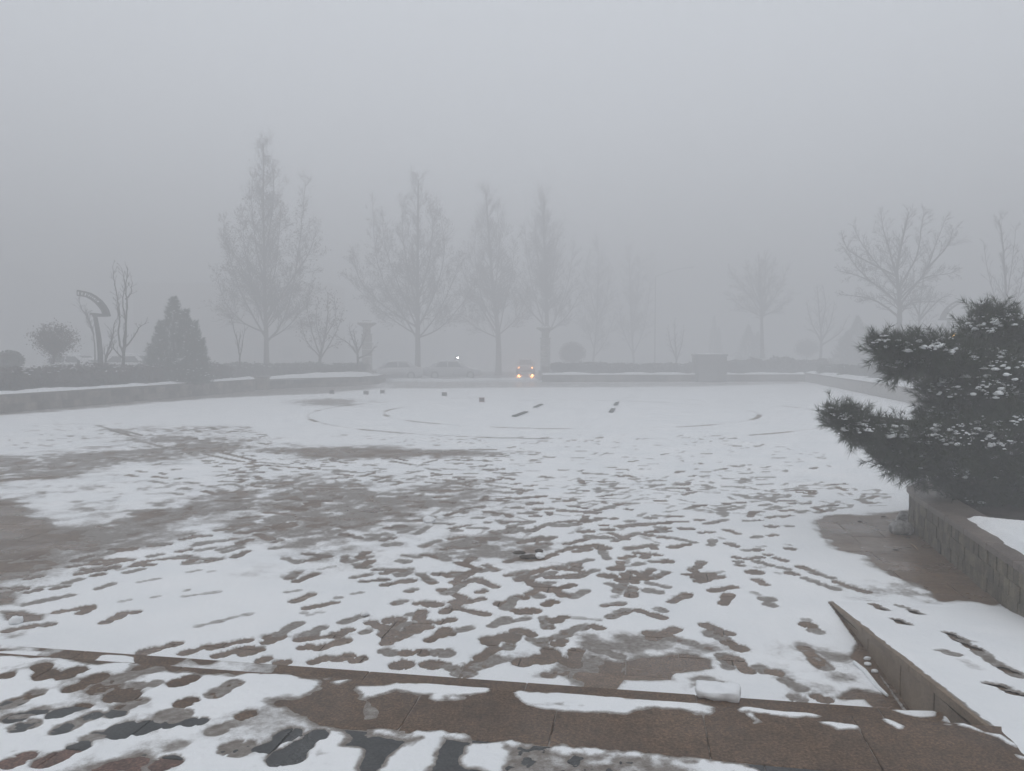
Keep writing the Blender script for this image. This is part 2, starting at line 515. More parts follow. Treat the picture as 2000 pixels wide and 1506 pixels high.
for q in range(6):
    slab_row(terrace, 'terrace_slab', N4 - 0.5 * (q + 1), N4 - 0.5 * q, row_s(0.1 * q), JOFF + 3 * L_S, L_S, Z_PLAT - 0.1, Z_PLAT, M['red_band'] if q % 2 == 0 else M['step'])

# the lower step
step = empty('stone_step', tuple(V * N1) + (0,))
tag(step, 'single brown granite step running along the near edge of the snowy plaza', 'step')
def child_fix(parent):
    parent_inv = Matrix.Translation(parent.location).inverted()
    for o in parent.children: o.matrix_parent_inverse = parent_inv
slab_row(step, 'step_slab', N2 - 0.06, N1, row_s(0.3), S_END + 0.6, 0.9, 0.0, Z_TREAD, M['step'], bev=0.004)
child_fix(step)

# ------------------------------------------------------------------ access ramp on the right
rampd = RAMP_B - RAMP_A; RAMP_L = float(np.linalg.norm(rampd)); rd_ = rampd / RAMP_L
rperp = np.array((-rd_[1], rd_[0]))             # to the right as seen looking at the camera = +X side
if rperp[0] < 0: rperp = -rperp
RAMP_W = 1.55
def RP(a, b, z=0.0):                              # a metres up the ramp, b metres to the right
    p = RAMP_A + rd_ * a + rperp * b
    return Vector((p[0], p[1], z))
def ramp_z(a): return Z_PLAT * min(max(a / RAMP_L, 0), 1)
ramp_root = empty('access_ramp', RP(0, 0, 0))
tag(ramp_root, 'snow covered access ramp with brown stone side wall rising to the terrace', 'ramp')
def ramp_part(mb, name, mat, **k):
    o = mb.build(name, mat, ramp_root, **k); o.matrix_parent_inverse = Matrix.Translation(ramp_root.location).inverted(); return o
# deck
a1 = RAMP_L + 1.6
dk = MB()
vs = [RP(0, 0.06, -0.02), RP(0, RAMP_W, -0.02), RP(RAMP_L, 0.06, Z_PLAT - 0.012), RP(RAMP_L, RAMP_W, Z_PLAT - 0.012), RP(a1 + 2, 0.06, Z_PLAT - 0.012), RP(a1 + 2, RAMP_W, Z_PLAT - 0.012)]
dk.add(vs + [Vector((v.x, v.y, -0.05)) for v in vs], [(0, 1, 3, 2), (2, 3, 5, 4), (1, 7, 9, 3), (3, 9, 11, 5), (0, 2, 8, 6), (2, 4, 10, 8), (4, 5, 11, 10), (0, 6, 7, 1)])
ramp_part(dk, 'deck', M['paving'])
# side panels with vertical joints, and the sloping coping on top
COP = 0.045
jn = [0.42, 1.05, 1.72, 2.25, RAMP_L + 0.35]
for i in range(len(jn) - 1):
    a0, a_1 = jn[i] + 0.008, jn[i + 1] - 0.008
    z0_, z1_ = ramp_z(a0) - COP - 0.006, ramp_z(a_1) - COP - 0.006
    b0, b1 = 0.012, 0.06
    mb = MB()
    vs = [RP(a0, b0, -0.01), RP(a_1, b0, -0.01), RP(a_1, b0, z1_), RP(a0, b0, max(z0_, 0.0)), RP(a0, b1, -0.01), RP(a_1, b1, -0.01), RP(a_1, b1, z1_), RP(a0, b1, max(z0_, 0.0))]
    mb.add(vs, [(0, 1, 2, 3), (7, 6, 5, 4), (0, 4, 5, 1), (1, 5, 6, 2), (2, 6, 7, 3), (3, 7, 4, 0)])
    ramp_part(mb, 'side_panel', M['ramp_stone'], bevel=0.003)
jc = [0.0, 0.95, 1.9, RAMP_L + 0.02, RAMP_L + 1.0]
for i in range(len(jc) - 1):
    a0, a_1 = jc[i] + 0.003, jc[i + 1] - 0.003
    mb = MB(); b0, b1 = 0.0, 0.13
    z0_, z1_ = ramp_z(a0), ramp_z(a_1)
    vs = [RP(a0, b0, z0_ - min(COP, z0_ + .01)), RP(a_1, b0, z1_ - COP), RP(a_1, b0, z1_), RP(a0, b0, z0_), RP(a0, b1, z0_ - min(COP, z0_ + .01)), RP(a_1, b1, z1_ - COP), RP(a_1, b1, z1_), RP(a0, b1, z0_)]
    mb.add(vs, [(0, 1, 2, 3), (7, 6, 5, 4), (0, 4, 5, 1), (1, 5, 6, 2), (2, 6, 7, 3), (3, 7, 4, 0)])
    ramp_part(mb, 'coping', M['ramp_stone'], bevel=0.004)

# ================================================================== WALLS
def path_pts(P, step_len):
    """resample a polyline, returns list of (point, tangent, cumulative)"""
    P = [np.asarray(p, float) for p in P]
    seg = [np.linalg.norm(P[i + 1] - P[i]) for i in range(len(P) - 1)]
    tot = sum(seg); n = max(1, int(round(tot / step_len))); out = []
    for k in range(n + 1):
        d = tot * k / n; i = 0
        while i < len(seg) - 1 and d > seg[i]: d -= seg[i]; i += 1
        t = (P[i + 1] - P[i]) / max(seg[i], 1e-9)
        out.append((P[i] + t * d, t))
    return out

def wall(name, label, foot, side, h, thick, block_l, courses, cop_h, mats, cop_l=None, jitter=0.006, piece='block', gap=0.012, cop_over=0.03, vary=0.0):
    """retaining wall: recessed core, one piece per block, coping pieces. side=+1: body lies to the left of the path"""
    root = empty(name, tuple(foot[0]) + (0,)); tag(root, label, 'wall')
    inv = Matrix.Translation(root.location).inverted()
    def nrm(t): return np.array((-t[1], t[0])) * side
    pts = path_pts(foot, block_l)
    core = MB()
    for (p, t), (q, t2) in zip(pts[:-1], pts[1:]):
        a, b = nrm(t), nrm(t2 if np.dot(t, t2) > 0.2 else t)
        p1, q1 = p + a * 0.03, q + b * 0.03; p2, q2 = p + a * thick, q + b * thick
        core.prism([p1, q1, q2, p2] if side > 0 else [p1, p2, q2, q1], -0.02, h - cop_h - 0.004)
    o = core.build('core', M['joint'], root); o.matrix_parent_inverse = inv
    ch = (h - cop_h) / courses
    for c in range(courses):
        pr = path_pts(foot, block_l)
        if c % 2 and len(pr) > 2:     # stagger by half
            mid = [((pr[i][0] + pr[i + 1][0]) / 2, pr[i][1]) for i in range(len(pr) - 1)]
            pr = [pr[0]] + mid + [pr[-1]]
        for i, ((p, t), (q, _)) in enumerate(zip(pr[:-1], pr[1:])):
            d = q - p; L = np.linalg.norm(d)
            if L < 0.02: continue
            t = d / L; nv = nrm(t)
            cc = (p + q) / 2 + nv * (0.03 + rs.uniform(-jitter, jitter))
            hh = ch - gap * 0.7
            mb = MB().box((0, 0, 0), (L - gap, 0.06, hh))
            m = mats[rs.randrange(len(mats))]
            ob = mb.build(piece, m, root); ob.matrix_parent_inverse = inv
            ob.location = (cc[0], cc[1], ch * (c + 0.5)); ob.rotation_euler = (0, 0, math.atan2(t[1], t[0]))
    pr = path_pts(foot, cop_l or block_l * 2)
    for (p, t), (q, _) in zip(pr[:-1], pr[1:]):
        d = q - p; L = np.linalg.norm(d); t = d / L; nv = nrm(t)
        cc = (p + q) / 2 + nv * (thick / 2 - cop_over / 2)
        mb = MB().box((0, 0, 0), (L - 0.006, thick + cop_over, cop_h))
        ob = mb.build('coping', M['coping'], root, bevel=0.008); ob.matrix_parent_inverse = inv
        ob.location = (cc[0], cc[1], h - cop_h / 2); ob.rotation_euler = (0, 0, math.atan2(t[1], t[0]))
    return root

WH = 0.62
wall('garden_wall', 'long low stone block wall under the brown hedge on the left', [LWa, LW0, LW1], +1, WH, 0.32, 0.55, 2, 0.07, [M['wall_block']], 1.1)
wall('curved_wall', 'short curved low wall holding a white mound beside the left column', MOUND[1:], +1, 0.55, 0.32, 0.6, 2, 0.07, [M['wall_block']], 1.2)
# stone pier that closes the left wall
pier = empty('wall_pier', tuple((MOUND[0] + MOUND[1]) / 2) + (0,)); tag(pier, 'squat dark stone pier between the long left wall and the white mound', 'pier')
MB().box((0, 0.1, 0.33), (0.85, 0.6, 0.66)).build('shaft', M['wall_block'], pier, bevel=0.015)
MB().box((0, 0.1, 0.70), (0.95, 0.7, 0.08)).build('cap', M['coping'], pier, bevel=0.01)
wall('back_wall', 'low grey wall along the far side of the plaza behind the box-shaped plinth', [BACK_L, BACK_R], +1, 0.50, 0.32, 1.1, 1, 0.07, [M['wall_block']], 2.2, piece='panel')
wall('side_wall', 'low plain wall receding along the right side of the plaza behind the pine', [RW0, RW1, RWa], +1, 0.62, 0.32, 1.1, 1, 0.07, [M['column']], 2.2, piece='panel')

# near planter on the right, clad in slate strips
PL1, PL0 = G(2000, 1219), G(1779, 1034)
pd_ = (PL0 - PL1) / np.linalg.norm(PL0 - PL1)
PLn = PL1 - pd_ * 2.6
pr_ = np.array((pd_[1], -pd_[0]))
arc = [PLn, PL1, PL0]
RAD = 1.25
cc_ = PL0 + pr_ * RAD
for k in range(1, 7):
    a = math.pi / 2 * k / 6
    arc.append(cc_ - pr_ * RAD * math.cos(a) + pd_ * RAD * math.sin(a))
arc.append(arc[-1] + pr_ * 4.5)
PH = 0.43
wall('planter_wall', 'near planter wall of small slate tiles with brown coping under the pine', arc, -1, PH, 0.36, 0.105, 3, 0.06, [M['slate']], 0.55, jitter=0.007, piece='tile', gap=0.004, cop_over=0.025)

# soil inside planter
soilp = [p + (pr_ * 0.3 if i < 3 else np.zeros(2)) for i, p in enumerate(arc[:3])]
inner = []
for i, p in enumerate(arc):
    c = cc_ if i >= 2 else None
    if i < 3: inner.append(p + pr_ * 0.3)
    elif i < len(arc) - 1: inner.append(p + (cc_ - p) / RAD * 0.3)
    else: inner.append(p - pd_ * 0.3)
inner.append(inner[0] + pr_ * 6.0)
sb = MB(); sb.add([(p[0], p[1], PH - 0.05) for p in inner], [tuple(range(len(inner)))])
so = tag(sb.build('planter_soil', M['soil']), kind='structure')
if so.data.polygons[0].normal.z < 0: so.data.flip_normals()

# garden beds behind the walls
def bed(name, poly, z):
    b = MB(); b.add([(p[0], p[1], z) for p in poly], [tuple(range(len(poly)))])
    o = tag(b.build(name, M['bed']), kind='structure')
    if o.data.polygons[0].normal.z < 0: o.data.flip_normals()
    return o
LN = np.array((-LWd[1], LWd[0]))
bed('garden_bed', [LWa + LN * 0.3, LWa + LN * 45, MOUND[-1] + LN * 45 + LWd * 3, MOUND[-1] + np.array((0.3, 5.5)), MOUND[-1] + np.array((0.0, 0.2)), MOUND[-2] + np.array((0, 0.3)), MOUND[-3] + np.array((0, 0.3)), MOUND[3] + np.array((0, 0.3)), LW1 + LN * 0.3], 0.50)
bed('garden_bed', [BACK_L + np.array((-0.1, 0.25)), BACK_R + np.array((0.2, 0.25)), BACK_R + np.array((60, 6)), BACK_R + np.array((60, 12)), BACK_R + np.array((0, 7.0)), BACK_L + np.array((0, 4.5))], 0.42)
bed('garden_bed', [RW0 + np.array((0.3, 0.3)), RWa + np.array((0.3, 0.0)), RWa + np.array((60, 0)), RW0 + np.array((60, 5.8))], 0.54)

#SNOW#
#TREES#
#THINGS#
#HAZE#
# ================================================================== SNOW
# footprints: long-axis end points, read off in strips; (origin x, origin y, scale, plane z, list)
# an optional fifth value: 1 = broad print, 2 = shallow or half-filled print
PRINTS = [
 (0, 980, 4, [(500,515,775,480),(760,545,945,500),(695,590,830,560),(480,645,660,600),(385,690,560,655),(165,720,345,685),(100,700,235,675),(0,720,95,710),(150,820,380,770),(330,780,600,725),(735,695,905,635),(390,875,750,815),(610,885,740,825),(780,965,960,885,1),(900,880,1110,860),(1050,490,1215,455),(1140,440,1290,408),(955,565,1150,522),(1140,355,1350,330),(990,335,1210,270),(760,430,900,395),(900,395,1090,355),(410,455,740,380),(1375,275,1530,247),(1395,300,1600,270),(1365,400,1520,370),(1490,350,1680,320),(1515,393,1690,360),(1425,485,1530,455),(1560,485,1740,445),(1815,445,1950,380,1),(1850,330,1980,290,1),(1735,310,1860,285),(1660,232,1850,210),(0,1020,320,965),(310,980,440,950),(240,545,410,520),(175,615,350,575),(0,600,230,580),(1040,640,1280,595,2),(1170,755,1270,735,2),(1425,710,1475,685,2),(905,790,1060,760,2),(1490,985,1790,920,2),(1750,920,2000,870,2),(1380,750,1750,700,2),(1430,560,1600,530,2),(1600,555,1700,540,2)]),
 (500, 980, 4, [(205,440,355,485),(360,405,600,435),(375,470,500,440),(90,375,280,350),(350,305,450,340,1),(760,485,890,525),(890,535,1150,535),(1090,460,1210,480,1),(725,605,915,565),(790,630,1050,610),(1070,575,1220,560),(960,660,1250,610,1),(1160,715,1270,680),(1280,360,1450,300,1),(970,345,1150,330,1),(1060,810,1190,770),(1215,805,1340,785),(1330,800,1440,810,1),(1160,890,1350,870),(1270,560,1400,650,1),(1430,680,1640,760,1),(1500,800,1640,770,1),(1580,800,1800,755),(1520,830,1840,890),(1550,660,1750,600),(1700,600,1900,680,1),(640,960,880,880,1),(860,935,1030,1000,1),(1010,1020,1140,960,1),(810,1040,910,1000),(1010,930,1140,930,1),(1150,990,1390,930,1),(1390,960,1560,915),(1410,1060,1700,980),(350,1070,550,970,1),(60,1075,235,1020,1),(600,1060,760,990,1),(1100,1060,1300,1010),(1820,990,1980,900,1),(1870,800,2000,800,1),(1780,490,1890,550,1),(1560,470,1770,540),(1570,440,1840,390),(1590,350,1900,360,1),(1700,290,1910,290,1),(1290,410,1500,450),(1430,400,1500,470,1),(1130,420,1300,440),(1430,380,1560,350),(1500,560,1760,550),(1380,560,1560,590,1),(1940,580,2000,575),(1720,720,1810,690),(1490,300,1640,270),(1530,225,1610,235,1),(1380,170,1560,180),(0,250,130,300,1),(140,200,230,230,1),(360,260,540,240),(255,280,340,262),(660,250,830,290,1),(840,260,1090,265),(1000,150,1330,150,1),(1780,165,1840,165),(1640,60,1710,45,1),(1770,75,1960,100),(1680,135,1790,125),(1640,210,1830,210),(1830,230,1900,255),(1960,240,2000,240,1),(120,330,200,295),(190,580,280,610,2),(460,820,550,810,2),(450,865,560,870,2),(600,760,690,745,2),(720,730,860,705,2),(200,715,380,690,2),(340,860,450,900,2),(460,540,640,500,2),(200,40,390,70,1),(70,130,150,170,1),(320,130,540,150,1),(590,180,720,210),(720,200,930,170),(1000,95,1130,85),(700,75,830,60)]),
 (1000, 980, 4, [(130,120,230,110,1),(80,88,170,95),(0,50,80,50,1),(110,25,240,10),(160,62,340,58),(360,75,430,70,1),(440,75,700,90,1),(530,160,600,155,1),(640,130,750,130),(640,65,800,50),(180,210,330,165),(330,165,510,150),(370,190,440,195,1),(50,225,140,235,1),(0,240,40,240),(760,140,830,130),(800,200,1000,180,1),(950,185,1250,165,1),(880,160,960,150,1),(1040,130,1130,130,1),(1200,160,1385,160),(1290,210,1440,215,1),(1090,240,1250,230),(50,325,250,270),(180,330,320,330),(400,340,600,290,1),(500,240,650,230,1),(550,270,800,290,1),(690,190,740,185),(690,225,800,215,1),(780,320,1000,240,1),(1000,250,1120,270),(1130,275,1250,290,1),(1250,285,1460,330),(1220,365,1400,330,1),(870,380,1140,335,1),(1080,350,1130,380),(940,410,1050,400),(830,450,960,420),(470,400,620,370,1),(670,370,770,365,1),(700,380,750,460,1),(430,500,640,450,1),(490,590,680,530,1),(740,520,880,540,1),(660,570,820,590,1),(1100,410,1170,430,1),(1070,475,1160,470),(1130,480,1260,460,1),(940,500,1030,480,1),(910,540,1050,590),(1090,610,1230,545),(330,540,420,500,1),(150,560,280,520,1),(0,570,140,540),(60,600,170,630,1),(180,670,330,625),(260,710,500,645),(445,760,600,690,1),(20,740,120,760,1),(140,710,240,760,1),(240,820,350,770,1),(80,860,220,850,1),(0,840,100,880,1),(780,760,860,710,2),(850,670,940,680,1),(1030,630,1250,680),(1020,690,1200,720,1),(675,820,890,795),(740,920,920,840,1),(950,840,1210,920),(1110,830,1220,870,1),(1255,775,1395,735),(310,950,430,890,1),(440,905,730,930,2),(600,960,720,1005),(380,1040,590,970,1),(1430,635,1650,585),(80,1000,180,1060,1),(0,1020,80,1000),(220,940,330,930),(1020,1020,1290,1070)]),
 (1300, 980, 4, [(730,35,830,20),(680,90,770,78),(600,155,770,145),(780,130,880,115),(885,122,1000,108),(880,72,1020,65),(1020,88,1130,70),(1160,90,1270,72),(960,18,1040,8),(1055,20,1130,12),(1220,35,1350,25),(1535,15,1640,8),(780,200,880,190,1),(930,190,1000,200,1),(670,290,750,270,1),(790,270,880,258),(450,215,590,262),(400,275,470,300,2),(470,320,570,360,1),(590,380,660,390),(680,390,750,370,1),(690,360,800,345,2),(925,330,1000,350,2),(930,365,1010,375,1),(510,432,680,460),(670,450,770,430),(770,420,830,415),(830,435,960,470),(680,465,860,510),(860,510,990,540),(930,550,1050,580,1),(1050,590,1200,640),(1180,640,1370,700),(1025,500,1160,550),(1130,550,1330,610),(1310,620,1440,670),(1400,660,1610,715),(530,465,600,480,1),(540,490,620,510,1),(640,560,740,550,1),(680,520,800,510,2),(690,600,800,665,1),(660,700,760,745,2),(755,760,830,770,1),(770,790,870,830,1),(1060,920,1130,930,2),(1070,955,1170,975,1),(1120,990,1240,1040,1),(270,950,540,1050,1),(300,1010,460,1060,1),(230,632,460,585),(380,565,470,540,2),(240,245,390,238),(240,150,300,140,1),(300,180,490,140),(850,550,920,575,2)]),
 (500, 1236, 4, [(50,100,220,20,1),(330,50,490,0,1),(310,130,460,105),(440,140,740,50,1),(610,50,680,0,1),(600,225,770,165),(740,240,870,185),(400,250,580,190),(140,235,270,240),(0,230,110,200),(0,130,40,140),(960,130,1100,180,1),(1140,140,1210,180,1),(1050,270,1210,240,1),(1260,130,1350,180,1),(1370,150,1530,170,1),(1310,240,1440,260,1),(1440,240,1580,300,1),(1560,320,1680,320,1),(1650,290,1760,220,1),(1770,95,1980,40,1),(1410,40,1560,5),(1050,70,1200,20)]),
 (0, 1236, 4, [(1060,175,1430,75),(1390,180,1670,95),(1600,130,1990,50),(1640,200,1990,110,1),(1860,180,2000,150)]),
 (1000, 1236, 4, [(110,40,270,110,1),(250,120,450,250,1),(230,350,440,290,1),(330,110,420,50),(530,90,720,90),(620,110,880,210,1),(540,210,680,230,1),(1100,20,1460,95),(1500,10,1700,60,1),(1650,60,1830,150,1),(1640,160,1700,300,1),(1690,180,1880,330,1),(1900,250,2000,330,1)]),
 (1500, 1236, 4, [(0,290,90,330,1),(80,350,300,470,1),(330,480,500,550,1),(150,490,320,550),(260,100,470,300,1),(230,70,300,110,2)]),
 (0, 820, 4, [(1200,355,1260,340),(1060,400,1140,412),(1240,415,1300,428),(1350,390,1410,388,1),(1370,465,1425,455),(990,430,1070,445,1),(1170,480,1310,500),(1185,443,1310,457),(1445,488,1550,500),(1400,535,1500,545,1),(1320,570,1430,588),(1580,555,1700,585),(1670,362,1725,370),(1740,340,1780,335),(1805,348,1855,342),(1800,395,1850,395,1),(1860,405,1920,405,1),(1710,432,1780,435,1),(1840,465,1935,475,1),(1795,505,1900,525),(1925,370,1980,372),(1930,345,1990,350),(1640,62,1670,60),(1690,78,1720,76),(1700,47,1735,45),(1830,72,1890,76),(1920,60,1950,62),(1920,90,1975,92),(1640,95,1680,97),(1610,143,1670,145),(1735,180,1785,190),(1870,260,1920,265),(1735,240,1780,238),(740,40,1010,115),(830,70,1040,130),(900,70,1120,125),(1110,170,1300,220),(1600,270,1900,330),(1640,235,2000,320),(480,82,560,90,2),(310,165,440,158),(300,198,400,208),(690,212,860,215),(700,122,750,122),(780,108,810,110)]),
 (500, 820, 4, [(590,390,780,415),(610,422,755,437),(860,348,940,362),(925,380,1020,390),(1050,322,1250,358),(1050,290,1190,325),(1285,348,1355,353),(1320,380,1450,400),(1450,390,1580,390),(1170,405,1280,410),(1160,428,1300,398),(895,440,1070,460),(920,478,1060,437),(990,478,1150,490),(1060,515,1150,490),(1180,470,1250,455),(1235,437,1340,450),(1360,415,1450,432),(1320,488,1450,500),(1465,465,1690,525),(1450,528,1560,490),(1530,525,1690,540),(1540,450,1630,470),(1620,420,1740,420),(1620,448,1720,448),(1640,348,1700,347),(1660,370,1850,352),(1800,455,1860,465),(1800,510,1980,535),(1650,500,1750,505),(1590,590,1790,540),(1510,240,1640,242),(1670,232,1880,233),(1540,270,1800,258),(1790,285,1950,287),(0,330,260,355),(0,350,500,390),(370,368,510,380),(330,450,450,432),(180,445,280,450,1),(270,410,335,405,1),(0,412,60,415,1),(190,490,320,490,1),(370,500,440,485,1),(150,525,210,520,1),(200,585,260,580,1),(250,610,330,620,1),(50,660,130,665,1),(380,575,460,580,1),(580,620,660,615,1),(720,510,820,500),(750,545,820,540,1),(560,580,670,572),(370,655,490,645),(1280,555,1520,550),(1140,580,1260,565),(585,318,720,340),(500,360,540,348),(520,398,565,392,1)]),
 (1000, 820, 4, [(510,402,570,395),(540,415,650,425,1),(650,425,760,430,1),(800,430,880,448),(880,430,970,455,1),(810,388,930,392),(750,375,815,370),(830,418,860,415),(1270,415,1350,403),(1380,443,1450,436),(1425,388,1460,382),(1470,410,1555,408),(1480,445,1540,438,1),(1565,400,1615,392),(1630,390,1680,378,1),(1775,424,1840,418),(1790,460,1825,463),(1000,387,1025,384),(140,318,190,310),(185,333,235,330),(205,297,340,292),(130,273,200,272),(190,260,220,260),(360,392,460,398),(0,620,280,595,1),(110,650,250,655,1),(0,690,80,690,1),(160,705,340,695),(0,545,80,540,1),(80,560,170,545),(215,540,295,535),(290,615,390,622),(430,672,600,695),(640,708,800,690),(870,700,960,705)]),
]
PLAT_PRINTS = [
 (0, 1236, 4, [(310,240,380,370,1),(450,380,640,270,1),(500,470,830,320,1),(700,450,950,420,1),(800,400,1300,260,1),(1000,440,1280,390),(870,490,1070,500,1),(0,600,360,440,1),(0,700,400,590,1),(370,660,720,560,1),(400,800,800,620,1),(90,760,310,700,1),(870,640,960,630),(880,620,1170,510,1),(830,780,1250,730,1),(1090,750,1430,680,1),(1430,710,1640,690),(1620,800,1880,690,1),(650,850,800,790,1),(280,1050,700,860,1),(0,1060,280,930,1),(1320,420,1550,340,1),(1620,520,1880,370,1),(1380,580,1540,510,1),(1300,640,1430,660,1),(1850,670,2000,620),(1740,890,1960,930,1),(1220,1060,1380,990,1),(0,345,80,335),(1300,940,1450,850,2)]),
 (500, 1236, 4, [(0,950,330,750,1),(250,950,540,760,1),(180,970,310,980,1)]),
]
RAMP_PRINTS = [
 (1300, 980, 4, [(1540,765,1620,800,1),(1610,790,1730,860),(1700,770,1810,780,1),(1780,910,1900,975,1),(1800,800,1900,840),(1900,840,2000,890)]),
 (1500, 1236, 4, [(1310,130,1500,190,1),(1500,200,1660,300,2),(1660,390,1870,430,1),(1850,440,2000,500,1),(1390,-10,1530,70),(1480,50,1660,150),(1630,140,1800,260),(1780,250,1960,330),(1900,320,2000,360,1),(1530,60,1620,75,2)]),
]

def unpack(lists, z):
    out = []
    for ox, oy, k, L in lists:
        for e in L:
            kind = e[4] if len(e) > 4 else 0
            pa, pb = (ox + e[0] / k, oy + e[1] / k), (ox + e[2] / k, oy + e[3] / k)
            if callable(z): a, b = z(*pa), z(*pb)
            else: a, b = G(pa[0], pa[1], z), G(pb[0], pb[1], z)
            out.append((a, b, kind))
    return out

def stamp_prints(X, Y, T, C, prints, seed, deep=-0.016, wide=1.0):
    """press the prints into the thickness field T (snow height) and coverage C"""
    rng = random.Random(seed)
    wob = 0.009 * fbm(X * 8, Y * 8, seed + 3, 3) + 0.008 * fbm(X * 34, Y * 34, seed + 5, 3)
    fn = fbm(X * 22, Y * 22, seed + 9, 3)
    ylo, yhi = Y.min(1), Y.max(1); xlo, xhi = X.min(1), X.max(1)
    for a, b, kind in prints:
        d = b - a; L = float(np.linalg.norm(d))
        w = wide * {0: rng.uniform(0.050, 0.060), 1: rng.uniform(0.066, 0.086), 2: 0.050}[kind]
        t = d / max(L, 1e-6)
        along = float(sstep(0.25, 0.75, np.array(abs(t[1]))))     # prints pointing away from the terrace show their true width
        if kind == 1: w = wide * (0.080 + (0.054 - 0.080) * along + rng.uniform(-0.004, 0.004))
        if kind == 0: w = wide * (0.050 + rng.uniform(-0.004, 0.004))
        a2, b2 = a + t * min(w, L * 0.4), b - t * min(w, L * 0.4)
        m = 0.16
        x0, x1 = min(a[0], b[0]) - m, max(a[0], b[0]) + m; y0, y1 = min(a[1], b[1]) - m, max(a[1], b[1]) + m
        rw = np.nonzero((yhi > y0) & (ylo < y1) & (xhi > x0) & (xlo < x1))[0]
        if len(rw) == 0: continue
        Xs, Ys = X[rw[0]:rw[-1] + 1], Y[rw[0]:rw[-1] + 1]
        sel = np.nonzero((Xs > x0) & (Xs < x1) & (Ys > y0) & (Ys < y1))
        if len(sel[0]) == 0: continue
        sel = (sel[0] + rw[0], sel[1])
        x, y = X[sel], Y[sel]
        e = b2 - a2; le2 = float(e @ e) + 1e-9
        tt = np.clip(((x - a2[0]) * e[0] + (y - a2[1]) * e[1]) / le2, 0, 1)
        dist = np.hypot(x - a2[0] - e[0] * tt, y - a2[1] - e[1] * tt)
        waist = 1.0
        if L < 0.55:      # sole and heel
            tw = tt if hash((round(a[0], 2), round(a[1], 2))) % 2 else 1 - tt
            waist = 1.06 - 0.34 * np.exp(-((tw - 0.40) / 0.16) ** 2) - 0.12 * (tw < 0.3)
        sd = dist - w * waist + wob[sel]
        T0, C0 = T[sel], C[sel]
        if kind == 2:
            k = 1 - sstep(-0.03, 0.03, sd)
            T[sel] = T0 * (1 - 0.75 * k) + 0.003 * k * fn[sel]
            C[sel] = np.minimum(C0, 1 - 0.55 * k)
        else:
            k = 1 - sstep(-0.010, 0.012, sd)
            bottom = deep if rng.random() < 0.62 else rng.choice((-0.001, 0.0015, 0.003))
            rim = 0.007 * np.exp(-((sd - 0.020) / 0.014) ** 2) * (T0 > 0.010) * np.clip(0.6 + 1.2 * fn[sel], 0, 2)
            T[sel] = T0 * (1 - k) + (bottom + 0.006 * fn[sel]) * k + rim
            halo = 0.30 * np.exp(-(np.maximum(sd, 0) / 0.045) ** 2) * np.clip(0.4 + 1.4 * fn[sel], 0, 1)
            C[sel] = (C0 - halo * C0) * (1 - k) + np.clip(0.06 + 0.38 * fn[sel], 0, 0.5) * k

def px_poly(pts, z=0.0): return np.array([G(p[0], p[1], z) for p in pts])

